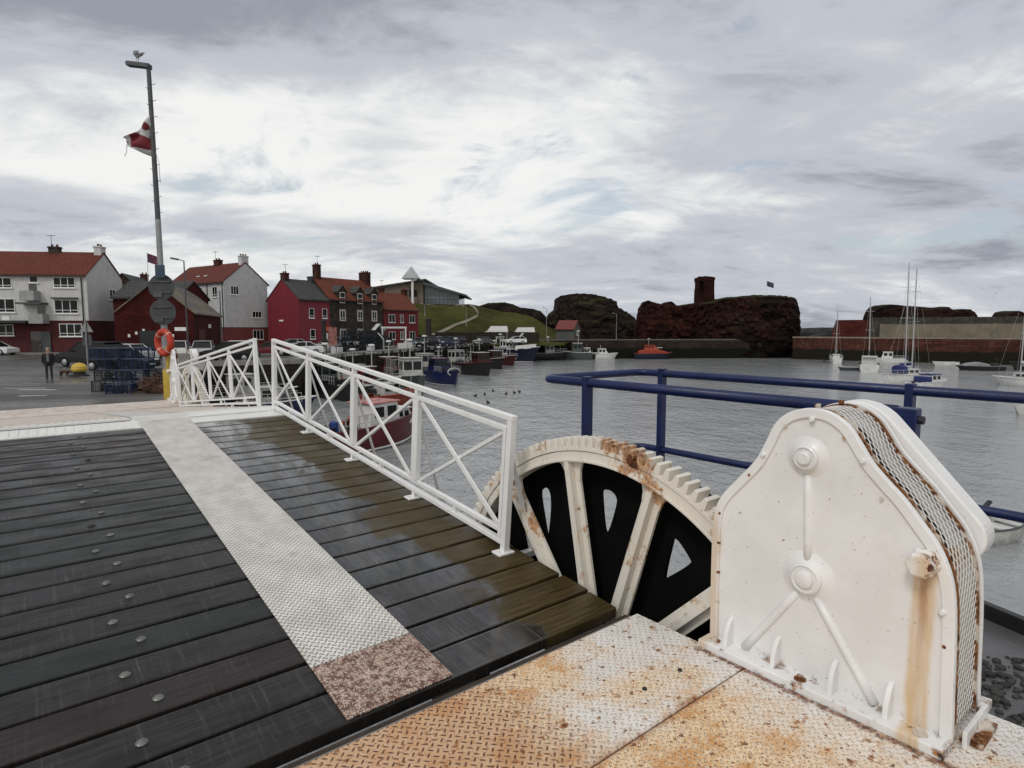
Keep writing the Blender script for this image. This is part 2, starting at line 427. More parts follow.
def mat_tiles(name, c0, c1, row=.3, wid=.28, lichen=None):
    n = N(name)
    P = n.coord(); x, y, z = n.xyz(P)
    cmb = n.new('ShaderNodeCombineXYZ'); n.link(x, cmb.inputs[0]); n.link(n.math('MULTIPLY', z, 1.5), cmb.inputs[1])
    br = n.new('ShaderNodeTexBrick'); n.link(cmb.outputs[0], br.inputs['Vector'])
    br.inputs['Color1'].default_value = (*c0, 1); br.inputs['Color2'].default_value = (*c1, 1); br.inputs['Mortar'].default_value = (*mul(c0, .4), 1)
    br.inputs['Scale'].default_value = 1.0; br.inputs['Brick Width'].default_value = wid; br.inputs['Row Height'].default_value = row
    br.inputs['Mortar Size'].default_value = .03
    big = n.noise(None, .6, 5, .65)
    c = n.mix(n.step(big, .35, .68, 0, .6), br.outputs[0], mul(c0, .62))
    if lichen: c = n.mix(n.step(n.noise(n.coord(loc=(7, 1, 2)), .5, 6, .7), .46, .60, 0, .8), c, lichen)
    return n.out(c, .75, n.bump(n.math('ADD', br.outputs[1], n.noise(None, 3, 4)), .6, .05), 0, .3)
def mat_rock(name, c0, c1, c2, s=.25, grass=None):
    n = N(name)
    a = n.noise(None, s, 7, .7, .6); b = n.noise(n.coord((1, 1, .45)), s * 4, 7, .72); z = n.xyz(n.coord())[2]
    c = n.mix(n.step(a, .36, .62), c0, c1)
    c = n.mix(n.step(b, .50, .72, 0, .7), c, c2)
    if grass:
        g = n.new('ShaderNodeNewGeometry'); nz = n.xyz(g.outputs['Normal'])[2]
        c = n.mix(n.step(n.math('ADD', nz, n.math('MULTIPLY', n.math('SUBTRACT', a, .5), .9)), .68, .95), c, grass)
    c = n.mix(n.step(n.math('ADD', z, n.math('MULTIPLY', n.math('SUBTRACT', b, .5), 4.0)), .8, -1.6, 0, .85), c, mul(c0, .6))     # wet weed and soot-dark foot
    return n.out(c, .92, n.bump(n.math('ADD', a, n.math('ADD', b, n.math('MULTIPLY', n.noise(None, s * 14, 4, .6), .4))), 1.0, .6), 0, .1)
def mat_grass():
    n = N('grass_slope')
    a = n.noise(None, .11, 6, .65); b = n.noise(n.coord((1, 1, 1), loc=(4, 4, 0)), 1.2, 5, .7); p = n.noise(n.coord((.5, 1, 1), loc=(9, 2, 0)), .07, 4, .6)
    c = n.mix(n.step(a, .34, .66), (.022, .025, .006), (.060, .062, .014))
    c = n.mix(n.step(b, .5, .75, 0, .6), c, (.045, .044, .014))
    c = n.mix(n.step(p, .60, .72, 0, .7), c, (.12, .085, .045))
    return n.out(c, .95, n.bump(b, .8, .25), 0, .1)

m_plat = mat_platform(); m_strip = mat_strip('worn_white_strip', (.60, .58, .54), (.76, .74, .70), False); m_striprust = mat_strip('rusted_strip_end', (.50, .36, .29), (.60, .45, .37), True)
m_plank = mat_plank(); m_house = mat_housing(); m_rust = mat_rust(); m_water = mat_water(); m_asphalt = mat_asphalt()
m_gear = rusty_white('gear_paint', (.74, .70, .62), .055, True, [(*W(2.90, 2.44, .93), .30, .20), (*W(2.88, 2.62, .95), .16, .16), (*W(2.90, 3.28, .79), .18, .17), (*W(2.87, 2.20, .72), .20, .12), (*W(2.88, 3.60, .50), .22, .12), (*W(2.87, 2.36, .35), .30, .07), (*W(2.87, 3.34, .15), .35, .08)]); m_white = rusty_white('rail_white_paint', (.82, .82, .81), -.012, True)
m_ribs = rusty_white('joint_white_paint', (.74, .74, .71), -.02, False)
m_black = M('black_web_paint', (.003, .003, .003), .9, .3, 4, .3, 20, spec=.1)
m_blue = M('blue_rail_paint', (.005, .013, .068), .36, .2, 6, .14, 40, spec=.4, dirt=(.03, .03, .045), dirt_at=.62)
m_bolt = M('galvanised_bolt', (.16, .16, .155), .4, .25, 20, metal=.5)
m_darksteel = M('dark_steel', (.03, .03, .032), .5, .25, 5, metal=.3)
m_brownwood = M('brown_edge_timber', (.036, .024, .015), .7, .3, 6, .4, 30)
m_conc = M('quay_concrete', (.19, .185, .175), .8, .25, 1.2, .4, 14, dirt=(.08, .076, .068))
m_wetconc = M('wet_concrete', (.10, .10, .102), .35, .25, 1.5, .3, 20, dirt=(.05, .05, .05))
m_grey = M('galvanised_grey', (.27, .275, .28), .5, .15, 4, metal=.4)
m_darkgrey = M('dark_grey_post', (.075, .078, .082), .5, .2, 4, metal=.3)
m_glass = M('dark_window_glass', (.008, .009, .010), .15, .2, 1.5, spec=.22)
m_frame = M('white_window_frame', (.72, .72, .70), .45, .06, 3)
m_tyre = M('tyre_rubber', (.016, .016, .017), .8, .2, 8)
m_rim = M('alloy_rim', (.38, .39, .40), .35, .1, 6, metal=.8)
m_lampglass = M('headlight_lens', (.62, .64, .66), .12, .05, 6, spec=.6)
m_tail = M('tail_lamp_red', (.32, .01, .01), .2, .1, 6)
m_rope = M('brown_rope', (.085, .042, .028), .9, .4, 6)
# ------------------------------------------------------------------ near abutment and platform plates
b = MB(); b.prism_z([(-7, -9), (3.22, -9), (3.22, 1.775), (2.70, 1.775), (2.70, 2.24), (-7, 2.24)], WZ - 1, -.014)
o = b.build('quay_wall', m_conc); o.rotation_euler = (0, 0, A); tag(o, kind='structure')
def plate(name, label, x0, x1, y0, y1):
    b = MB(); b.box2((x0, y0, -.0138), (x1, y1, 0))
    o = b.build(name, m_plat, bevel=.003); o.rotation_euler = (0, 0, A)
    return tag(o, label, 'metal plate')
plate('checker_plate', 'rusty cream checker plate along the edge of the timber deck', -2.6, 2.73, 1.508, 2.215)
plate('checker_plate', 'orange stained checker plate under the white gear housing', -2.6, 3.20, -2.2, 1.50)
b = MB(); b.box2((-2.6, 2.245, -.35), (2.74, 2.315, -.045))
o = b.build('edge_beam', m_brownwood, bevel=.006); o.rotation_euler = (0, 0, A); tag(o, 'dark brown beam in the gap between timber deck and rusty plate', 'beam')
b = MB()
for vv, uu in ((2.16, 1.70), (2.42, 1.69)):
    b.cyl(W(vv, uu, 0), W(vv, uu, .008), .013, .009, 8)
tag(b.build('bolt_heads', m_darksteel, smooth=True), kind='stuff')  # two dark bolt heads on the rusty plate

# ------------------------------------------------------------------ bridge leaves
def leaf(label, loc, rx, ny, pitch, full):
    root = thing('drawbridge_leaf', label, 'drawbridge', loc, A, None, rx)
    x0, x1 = -1.7, 2.835
    for i in range(ny):
        y0 = i * pitch + .011 + rng.uniform(0, .006); y1 = (i + 1) * pitch - .011 - rng.uniform(0, .007)
        b = MB(); dz = rng.uniform(-.004, .0)
        b.box2((x0, y0, -.075 + dz), (x1 + rng.uniform(-.012, .008), y1, dz))
        p = b.build('plank', m_plank, root, bevel=.012, seg=3)
        if full:
            for vx in ((.28 if i % 2 else .38), -1.1):
                c = MB(); c.lathe([(.023, 0), (.025, .005), (.017, .012), (.005, .015)], (vx + rng.uniform(-.012, .012), (y0 + y1) / 2 + rng.uniform(-.03, .03), dz - .001), n=10)
                c.build('bolt', m_bolt if rng.random() < .85 else m_darksteel, p, smooth=True)
    L = ny * pitch
    for vx in (-1.2, .3, 1.8, 2.70):
        b = MB(); b.box2((vx - .05, 0.05, -.48), (vx + .05, L + .1, -.08)); b.build('girder', m_darksteel, root)
    return root, L
S1 = .0908; RX1 = math.atan(S1)
near, L1 = leaf('near half of the drawbridge with dark wet planks and long white checker strip', W(0, 2.44, -.0785), RX1, 23, .2672, True)
# central walkway strip
for nm, y0, y1, m in (('walkway_strip', .468, 3.335, m_strip), ('walkway_strip', 3.341, 6.5, m_strip), ('strip_end_plate', .02, .462, m_striprust)):
    b = MB(); b.box2((1.02, y0, .001), (1.585, y1, .011)); b.build(nm, m, near, bevel=.002)
def ribbed(parent, y0, y1, x0, x1):
    b = MB(); b.box2((x0, y0, -.02), (x1, y1, .006))
    n = int((x1 - x0) / .085)
    for k in range(n):
        x = x0 + .04 + k * .085
        b.box2((x, y0 + .05, .004), (x + .050, y1 - .03, .013))
    b.build('ribbed_joint_plate', m_ribs, parent, bevel=.003)
ribbed(near, L1 + .01, L1 + .42, -1.7, 1.0)
b = MB(); b.box2((1.60, L1 + .005, -.02), (2.775, L1 + .30, .012)); b.box2((1.60, L1 + .31, -.01), (2.775, L1 + .56, .028)); b.build('joint_plate', m_ribs, near, bevel=.004)
far, L2 = leaf('far half of the drawbridge sloping down to the quay', W(0, 9.185, .525), -math.atan(.098), 25, .2672, False)
ribbed(far, -.16, .34, -1.7, .95)
b = MB(); b.box2((.98, -.20, -.05), (1.62, .30, .016)); b.build('joint_cover', m_ribs, far, bevel=.004)
b = MB(); b.box2((1.64, .0, .008), (2.78, .42, .03)); b.build('joint_plate', m_ribs, far, bevel=.004)
b = MB(); b.box2((1.02, .36, .001), (1.585, L2, .011)); b.build('walkway_strip', m_strip, far, bevel=.002)
b = MB(); b.box2((.95, L1 + .004, -.03), (1.60, L1 + .56, -.001)); b.build('joint_plate', m_ribs, near)
m_pinkplate = mat_strip('pinkish_worn_plate', (.66, .54, .46), (.78, .71, .65), False)
for ya, yb, xa, xb in ((.36, 3.4, -1.7, .98), (3.42, L2, -1.7, .98), (.44, 3.4, 1.64, 2.80), (3.42, L2, 1.64, 2.80)):
    b = MB(); b.box2((xa, ya, .001), (xb, yb, .010)); b.build('tread_plate', m_pinkplate, far, bevel=.002)

# ------------------------------------------------------------------ white bridge railings
def railing(label, loc, rx, npan, pit, outer=True):
    root = thing('bridge_railing', label, 'railing', loc, A, 'white railings along the drawbridge', rx)
    L = npan * pit; Ht = 1.035; Hm = .945; B1 = .165; B0 = .078
    def bar(nm, p0, p1, w, h, up=(0, 0, 1)):
        b = MB(); b.bar(p0, p1, w, h, up); return b.build(nm, m_white, root, bevel=.004)
    bar('handrail', (0, -.03, Ht), (0, L + .03, Ht), .052, .04)
    bar('middle_rail', (0, .055, Hm), (0, L - .05, Hm), .042, .034)
    bar('bottom_rail', (0, .0, B1), (0, L, B1), .04, .036)
    bar('bottom_rail', (0, .0, B0), (0, L, B0), .05, .036)
    for k in range(npan + 1):
        y = k * pit
        b = MB()
        if k in (0, npan):
            s = 1 if k == 0 else -1
            b.box2((-.026, y - .026, 0), (.026, y + .026, Ht - .0205))
            b.box2((-.022, y + s * .055 - .018, B0 + .019), (.022, y + s * .055 + .018, Hm + .016))
        else:
            b.box2((-.02, y - .024, 0), (.02, y + .024, B0 - .019))
            b.box2((-.022, y - .024, Hm + .018), (.022, y + .024, Ht - .0205))
            for dy, dx in ((-.040, -.006), (.0, 0), (.040, .006)):
                b.box2((-.024 + dx, y + dy - .018, B1 + .019), (.024 + dx, y + dy + .018, Hm - .018))
            b.box2((-.015, y - .056, B1 + .02), (.015, y + .056, Hm - .02))
        b.build('post', m_white, root, bevel=.003)
        b = MB(); b.box2((-.085, y - .05, .0), (.06, y + .05, .014)); b.cyl((-.06, y, .01), (-.06, y, .028), .012, None, 6); b.build('foot_plate', m_white, root, bevel=.002)
        b = MB(); b.bar((.028, y + .035, .80), (.30, y + .035, -.06), .012, .05, (0, 1, 0)); b.bar((0.02, y + .035, -.085), (.34, y + .035, -.085), .05, .05); b.build('stay', m_white, root, bevel=.002)
    for k in range(npan):
        y0 = k * pit + .085; y1 = (k + 1) * pit - .085
        bar('brace', (-.008, y1, Hm - .03), (-.008, y0, B1 + .03), .012, .046, (0, 1, 0) if False else (0, 0, 1)).data
        bar('brace', (.012, y0, Hm - .03), (.012, y1, B1 + .03), .03, .03)
        ym = (k + .5) * pit
        b = MB(); b.box2((-.015, ym - .022, B0 + .019), (.015, ym + .022, B1 - .019)); b.build('spacer', m_white, root)
    return root
railing('white railing with crossed braces along the near half of the bridge', W(2.695, 3.455, .0137), RX1, 4, 1.357)
railing('white railing on the far half of the bridge, sloping down to the left', W(2.66, 9.46, .505), -math.atan(.107), 4, 1.57)

# ------------------------------------------------------------------ toothed lifting wheel
GR = thing('toothed_wheel', 'big rust streaked white toothed wheel rising beside the near deck edge', 'gear wheel', W(2.872, 2.685, -.705), A, 'lifting wheels of the bridge')
def arc(r, a0, a1, n): return [(r * math.sin(R(a0 + (a1 - a0) * i / n)), r * math.cos(R(a0 + (a1 - a0) * i / n))) for i in range(n + 1)]
def ringsec(b, r0, r1, x0, x1, a0=-62, a1=80, n=96):
    A0 = arc(r0, a0, a1, n); A1 = arc(r1, a0, a1, n)
    P = [[b.v((x0, *A0[i])), b.v((x0, *A1[i])), b.v((x1, *A1[i])), b.v((x1, *A0[i]))] for i in range(n + 1)]
    b.skinrings(P)
b = MB(); ringsec(b, 1.500, 1.572, .004, .10); ringsec(b, 1.500, 1.520, -.016, .0035); b.build('rim', m_gear, GR, bevel=.004)
b = MB(); ringsec(b, 1.576, 1.602, -.004, .118); b.build('tooth_ring', m_gear, GR, bevel=.003)
b = MB(); ringsec(b, 1.558, 1.5715, .101, .24); b.build('drum', m_black, GR)
tooth0 = None
for k in range(-24, 33):
    a = R(k * 2.46)
    if tooth0 is None:
        b = MB(); b.prism_x([(-.0245, 1.599), (.0245, 1.599), (.020, 1.63), (.0135, 1.668), (-.0135, 1.668), (-.020, 1.63)], -.004, .122)
        tooth0 = b.build('tooth', m_gear, GR, bevel=.003); t = tooth0
    else:
        t = tooth0.copy(); COL.objects.link(t); t.parent = GR
    t.rotation_euler = (a, 0, 0)
for ang in (38.5, 11, -17.2, -44.5, 66):
    a = R(ang); s, c = math.sin(a), math.cos(a)
    f = lambda w, r: (r * s + w * c, r * c - w * s)
    pr = [(-.15, 1.507), (-.10, 1.475), (-.078, 1.43), (-.066, 1.36), (-.075, .2), (.075, .2), (.066, 1.36), (.078, 1.43), (.10, 1.475), (.15, 1.507)]
    b = MB(); b.prism_x([f(*p) for p in pr], .035, .06)
    b.prism_x([f(*p) for p in [(-.022, 1.499), (-.028, .2), (.028, .2), (.022, 1.499)]], -.016, .0355)
    b.build('spoke', m_gear, GR, bevel=.004)
b = MB(); b.lathe([(.27, -.02), (.27, .1), (.12, .1), (.12, .16)], (0, 0, 0), (1, 0, 0), 32); b.build('hub', m_gear, GR, smooth=True)
# dark inner web with three rounded triangular openings
def plate_with_holes(outer, holes, x0, x1, mat, name, parent):
    bm = bmesh.new(); E = []
    for loop in [outer] + holes:
        vs = [bm.verts.new((x0, *p)) for p in loop]
        E += [bm.edges.new((vs[i], vs[(i + 1) % len(vs)])) for i in range(len(vs))]
    bmesh.ops.triangle_fill(bm, use_beauty=True, use_dissolve=False, edges=E)
    r = bmesh.ops.extrude_face_region(bm, geom=list(bm.faces))
    bmesh.ops.translate(bm, vec=(x1 - x0, 0, 0), verts=[g for g in r['geom'] if isinstance(g, bmesh.types.BMVert)])
    b = MB(); b.bm.free(); b.bm = bm
    return b.build(name, mat, parent)
def hl(P, sh=0.0): return catmull([(u - 2.66, z + .685) for u, z in P], 4, True)
holes = [hl([(3.425, .40), (3.40, .47), (3.33, .485), (3.298, .42), (3.300, .28), (3.33, .09), (3.345, .09)]),
         hl([(2.782, .535), (2.772, .59), (2.70, .605), (2.645, .575), (2.642, .51), (2.705, .325), (2.75, .315)]),
         hl([(2.19, .365), (2.175, .405), (2.14, .41), (2.055, .325), (2.055, .285), (2.20, .16), (2.235, .15)])]
plate_with_holes((arc(1.557, -62, 80, 70) + [(.4, 0), (-.4, 0)]), holes, .17, .20, m_black, 'web_plate', GR)

# ------------------------------------------------------------------ gear housing
HR = thing('gear_housing', 'white rust stained gear housing with bosses and mesh edge on the near platform', 'gear housing', W(3.0, 1.24, 0), A, 'gear housings of the bridge')
prof = [(0.664, 0.03), (0.67, 0.211), (0.676, 0.44), (0.686, 0.61), (0.706, 0.715), (0.748, 0.813), (0.807, 0.892), (0.878, 0.979), (0.945, 1.045), (1.008, 1.112), (1.058, 1.188), (1.112, 1.262), (1.186, 1.309), (1.258, 1.322), (1.33, 1.312), (1.398, 1.278), (1.448, 1.222), (1.484, 1.14), (1.536, 1.036), (1.621, 0.932), (1.715, 0.815), (1.756, 0.699), (1.764, 0.451), (1.758, 0.03)]
prof = [(u - 1.24, z) for u, z in catmull(prof, 4)]
def offset(P, d):
    out = []
    for i, p in enumerate(P):
        a = P[max(i - 1, 0)]; c = P[min(i + 1, len(P) - 1)]
        t = Vector((c[0] - a[0], c[1] - a[1])); t.normalize()
        out.append((p[0] + t.y * d, p[1] - t.x * d))     # inwards (profile runs right -> top -> left)
    return out
b = MB(); b.prism_x(prof, -.21, -.186); b.build('side_plate', m_house, HR, bevel=.003)
b = MB(); ins = offset(prof, .044)
b.skinrings([[b.v((-.222, *prof[i])), b.v((-.222, *ins[i])), b.v((-.2095, *ins[i])), b.v((-.2095, *prof[i]))] for i in range(len(prof))])
b.build('edge_band', m_house, HR, bevel=.004)
b = MB(); b.prism_x(prof, .152, .176); b.build('side_plate', m_house, HR, bevel=.003)
b = MB(); b.box2((-.312, -.575, 0), (-.206, .53, .042)); b.build('base_flange', m_house, HR, bevel=.005)
b = MB(); b.box2((.17, -.60, 0), (.25, .53, .045)); b.build('base_flange', m_house, HR, bevel=.005)
def boss(u, z, k, nm='bearing_boss'):
    b = MB(); b.lathe([(.125 * k, -.002), (.110 * k, .002), (.088 * k, .010), (.072 * k, .020), (.068 * k, .036), (.060 * k, .041), (.056 * k, .034), (.040 * k, .034), (.037 * k, .050), (.030 * k, .055)], (-.2105, u - 1.24, z), (-1, 0, 0), 36)
    b.build(nm, m_house, HR, smooth=True)
boss(1.283, 1.092, .82); boss(1.258, .524, 1.04)
def rib(p0, p1, r):
    b = MB(); P = [Vector(p0).lerp(Vector(p1), t) for t in (0, .25, .5, .75, 1)]
    b.tube(P, [r * .95, r, r, r, r * 1.1], 10); b.build('rib', m_house, HR, smooth='all')
X = -.205
rib((X, 1.281 - 1.24, 1.01), (X, 1.262 - 1.24, .60), .020)
rib((X, 1.30 - 1.24, .44), (X - .004, 1.56 - 1.24, .05), .021)
rib((X, 1.22 - 1.24, .44), (X - .004, .95 - 1.24, .055), .021)
for u in (1.637, 1.383, 1.114, .888):
    y = u - 1.24; b = MB()
    pts = catmull([(-.206, .185), (-.238, .168), (-.268, .11), (-.278, .04)], 4)
    b.prism([(-.206, .04)] + pts, lambda p: (p[0], y - .011, p[1]), lambda p: (p[0], y + .011, p[1])); b.build('gusset', m_house, HR, bevel=.005)
b = MB(); b.lathe([(.060, 0), (.060, .03), (.052, .034), (.052, .085), (.045, .092)], (-.2105, .793 - 1.24, .745), (-1, 0, 0), 6); b.build('shaft_plug', rusty_white('plug_paint', (.76, .74, .70), .12), HR, bevel=.006)
def small_bolt(u, z, r=.013, m=None, h=.014):
    b = MB(); b.lathe([(r, 0), (r, h * .6), (r * .7, h)], (-.2225 if abs(0) < 1 else 0, u - 1.24, z), (-1, 0, 0), 8); b.build('bolt', m or m_house, HR, smooth=True)
for u, z in ((1.266, 1.272), (1.492, 1.072), (1.042, 1.117), (.722, .560)): small_bolt(u, z)
for u, z in ((1.125, 1.205), (1.392, 1.225), (1.565, .955), (.965, .965), (.765, .79), (.710, .42), (1.722, .72), (1.724, .56), (1.722, .40), (1.720, .24)):
    b = MB(); b.cyl((-.2105, u - 1.24, z), (-.2235, u - 1.24, z), .0075, None, 8); b.build('bolt_hole', m_rust, HR)
for u in (1.70, 1.25, .76):
    b = MB(); b.lathe([(.028, 0), (.028, .006), (.016, .006), (.016, .02)], (-.262, u - 1.24, .042), (0, 0, 1), 8); b.build('anchor_bolt', m_rust, HR)
# expanded metal guard round the edge
def resample(P, step):
    out = [P[0]]; acc = 0
    for i in range(len(P) - 1):
        a = Vector(P[i]); c = Vector(P[i + 1]); L = (c - a).length; t = step - acc
        while t <= L:
            out.append(tuple(a.lerp(c, t / L))); t += step
        acc = L - (t - step)
    return out
gp = offset(prof, .012)
fine = resample(gp, .0045)
def gpos(s):       # s in samples
    s = max(0, min(len(fine) - 1.001, s)); i = int(s); t = s - i
    return Vector(fine[i]).lerp(Vector(fine[i + 1]), t)
b = MB(); x0, x1 = -.137, .113; nst = 13
for j in range(nst + 1):               # strands run round the edge and touch their neighbours in turn
    prev = None; k = 0; s_ = 6.0
    while s_ < len(fine) - 6:
        x = x0 + (x1 - x0) * j / nst + (.0078 if (k + j) % 2 else -.0078)
        for s2, hw_ in ((s_ - 1.3, .0022), (s_ + 1.3, .0022)):
            q = gpos(s2)
            cur = (b.v((x - hw_, q.x, q.y)), b.v((x + hw_, q.x, q.y)))
            if prev: b.face([prev[0], prev[1], cur[1], cur[0]])
            prev = cur
        k += 1; s_ += 6.2
g = b.build('mesh_guard', rusty_white('mesh_paint', (.82, .80, .76), .0, False), HR)
sd = g.modifiers.new('thick', 'SOLIDIFY'); sd.thickness = .0025
for xa, xb in ((-.156, -.141), (.116, .131)):
    b = MB(); P0 = offset(prof, .005); P1 = offset(prof, .020)
    b.skinrings([[b.v((xa, *P0[i])), b.v((xb, *P0[i])), b.v((xb, *P1[i])), b.v((xa, *P1[i]))] for i in range(len(prof))])
    b.build('guard_strip', m_rust, HR)
b = MB(); b.prism_x(offset(prof, .10), -.185, .151); b.build('dark_inner_body', M('rusty_dark_filler', (.016, .011, .009), .9, .5, 9), HR)  # plain dark body added for the gears and darkness behind the mesh
b = MB(); b.box2((-.165, -.612, .0), (.13, -.595, .075)); b.build('guard_foot', m_house, HR, bevel=.003)
b = MB(); b.box2((-.12, -.655, .001), (.10, -.575, .026)); b.build('foot_tab', m_rust, HR, bevel=.004)
# diagonal chain guard on the outer side
c1, r1, c2, r2 = (1.25 - 1.24, 1.105), .222, (.815 - 1.24, .762), .128
d = Vector((c2[0] - c1[0], c2[1] - c1[1])); dl = d.length; base = math.atan2(d.y, d.x); off = math.acos((r1 - r2) / dl)
st = [(c1[0] + r1 * math.cos(t), c1[1] + r1 * math.sin(t)) for t in [base + off + (2 * math.pi - 2 * off) * k / 28 for k in range(29)]]
st += [(c2[0] + r2 * math.cos(t), c2[1] + r2 * math.sin(t)) for t in [base - off + 2 * off * k / 16 for k in range(17)]]
b = MB(); b.prism_x(st, .19, .325); b.build('chain_guard', m_house, HR, bevel=.012, seg=3)
b = MB(); b.cyl((.17, c2[0], c2[1]), (.189, c2[0], c2[1]), .06, None, 20); b.cyl((.17, c1[0], c1[1]), (.189, c1[0], c1[1]), .06, None, 20); b.build('spacer_ring', m_darksteel, HR)
b = MB(); b.cyl((-.14, c1[0] + .03, 1.318), (-.14, c1[0] + .03, 1.336), .014, None, 8); b.cyl((.11, c1[0] + .03, 1.318), (.11, c1[0] + .03, 1.336), .014, None, 8); b.build('top_bolt', m_rust, HR)

# far gear house and wheel: mirror images at the quay end
fz = -.13
dup(HR, W(3.0, 17.18, fz), A, 'small white gear housing at the far end of the bridge', (1, -1, 1))
dup(GR, W(2.872, 15.715, -.83), A, 'far toothed wheel with pale rusty rim at the end of the far railing', (1, -1, 1))
b = MB(); b.box2((-3.2, 15.99, -.138), (3.20, 17.62, -.125)); o = b.build('checker_plate', m_pinkplate, bevel=.003); o.rotation_euler = (0, 0, A)
tag(o, 'pinkish checker plates at the quay end of the bridge, before the asphalt', 'metal plate')

# ------------------------------------------------------------------ blue railing
BO = (4.7, 3.0, 0)
BRt = thing('blue_railing', 'dark blue tubular railing round the machinery beside the bridge', 'railing', W(*BO), A)
def bl(p): return (p[0] - BO[0], p[1] - BO[1], p[2])
vA, vB, uE, hT, hM = 3.92, 5.40, 4.40, 1.205, .36
def rounded(P, r=.16):
    out = [P[0]]
    for i in range(1, len(P) - 1):
        a, c, e = Vector(P[i - 1]), Vector(P[i]), Vector(P[i + 1])
        d0 = (a - c).normalized() * r; d1 = (e - c).normalized() * r
        for t in (0, .2, .4, .6, .8, 1): out.append(tuple((c + d0) * (1 - t) ** 2 + c * 2 * t * (1 - t) + (c + d1) * t * t))
    out.append(P[-1]); return out
for h, nm in ((hT, 'top_rail'), (hM, 'lower_rail')):
    b = MB(); b.tube(rounded([bl((vA, 1.3, h)), bl((vA, uE, h)), bl((vB, uE, h)), bl((vB, -2.5, h))]), .040 if h == hT else .036, 14); b.build(nm, m_blue, BRt, smooth='all')
for v_, u_, zb in ((vA, 3.80, -.5), (vB, 4.10, -.5), (vB, 1.71, -.45), (vB, .2, -.42), (vB, -1.9, -.42)):
    b = MB(); b.box2(bl((v_ - .045, u_ - .03, zb)), bl((v_ + .045, u_ + .03, hT + .055))); b.build('post', m_blue, BRt, bevel=.006)
b = MB(); b.box2(bl((vA - .05, 1.19, -.4)), bl((vA + .04, 1.36, hT + .03))); b.build('end_post', m_blue, BRt, bevel=.008)
b = MB(); b.cyl(bl((vA, 1.19, hT - .035)), bl((vA, 1.165, hT - .035)), .024, None, 8); b.build('bolt', m_darksteel, BRt)

# ------------------------------------------------------------------ wet ledge, kerb and rubble right of the platform
led = [tuple(W(3.222, 1.85)[:2]), (3.0, 5.6), (3.25, 5.3), (4.1, 2.55), (4.4, 1.2), (3.0, .2), tuple(W(3.222, -1.5)[:2])]
b = MB(); b.prism_z(led, WZ - .6, -.45); tag(b.build('ledge', m_wetconc), kind='structure')
b = MB(); b.bar((3.23, 5.25, -.40), (4.08, 2.55, -.40), .07, .12); b.bar((3.30, 5.28, -.44), (4.15, 2.58, -.44), .06, .10)
tag(b.build('timber_kerb', M('black_wet_timber', (.018, .017, .016), .45, .3, 5, .3, 20), bevel=.008), 'black timber kerb on the ledge beyond the gear housing', 'kerb')
b = MB()
for k in range(1500):
    t = rng.random(); p = Vector((rng.uniform(2.2, 3.7), rng.uniform(1.6, 3.75), -.45))
    uvv = (CA * p.x + SA * p.y)
    if uvv < 3.26: continue
    r = rng.uniform(.006, .030)
    b.ball((p.x, p.y, -.45 + r * .3), r, (rng.uniform(.8, 1.5), rng.uniform(.8, 1.4), rng.uniform(.5, 1.0)), 1)
tag(b.build('rubble', M('dark_rubble', (.035, .034, .032), .7, .5, 7, .5, 30)), kind='stuff')
# ------------------------------------------------------------------ water, ground, quays
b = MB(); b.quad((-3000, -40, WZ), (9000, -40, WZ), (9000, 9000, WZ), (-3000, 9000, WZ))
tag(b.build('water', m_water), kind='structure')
q0 = W(3.25, 17.62); qa = W(3.25, 15.98); qb = W(-3.3, 15.98); qc = W(-3.3, 17.62)
edge = [(-9.3, 18.3), (-14.3, 27), (-25.0, 49), (-18.7, 53), (-19.0, 67), (-2.6, 128), (4.0, 128.5), (8, 150), (70, 152), (72, 420), (-700, 420), (-700, 30), (-60, 14), tuple(qc[:2])]
b = MB(); b.prism_z([tuple(q0[:2])] + edge, GZ - 6, GZ)
tag(b.build('ground', m_asphalt), kind='structure')
b = MB(); b.prism_z([tuple(qa[:2]), tuple(q0[:2]), tuple(qc[:2]), tuple(qb[:2])], WZ - 1, fz - .01); tag(b.build('far_abutment', m_conc), kind='structure')
# asphalt ramp from the bridge down to the quay
r0 = W(3.25, 17.625, fz - .012); r1 = W(-3.3, 17.625, fz - .012); r2 = W(-5.5, 24.5, GZ + .004); r3 = W(3.6, 23.0, GZ + .004)
b = MB(); b.prism([0, 1, 2, 3], lambda i: [r0, r1, r2, r3][i], lambda i: [r0, r1, r2, r3][i] - Vector((0, 0, 1.3)))
tag(b.build('ramp', m_asphalt), kind='structure')
m_wallL = mat_stone('dark_quay_masonry', (.022, .020, .016), (.036, .032, .025), (.010, .009, .008), 1.1, .45, (.009, .010, .006), -3.1)
def wall_strip(name, pts, zt, zb, th, mat, label=None, cat='wall'):
    """a wall body standing just proud of the ground's edge"""
    b = MB(); out = []
    for i, p in enumerate(pts):
        a = Vector(pts[max(i - 1, 0)]); c = Vector(pts[min(i + 1, len(pts) - 1)]); d = (c - a).normalized(); n = Vector((d.y, -d.x))
        out.append((Vector(p) + n * .02, Vector(p) - n * th))
    b.skinrings([[b.v((*o_, zb)), b.v((*o_, zt)), b.v((*i_, zt)), b.v((*i_, zb))] for o_, i_ in out])
    o = b.build(name, mat)
    return tag(o, label, cat) if label else tag(o, kind='structure')
wall_strip('quay_wall', [tuple(q0[:2]), (-9.3, 18.3), (-14.3, 27), (-25.0, 49), (-18.7, 53), (-19.0, 67), (-2.6, 128), (4.0, 128.5)], GZ - .3, WZ - 1, .5, m_wallL)
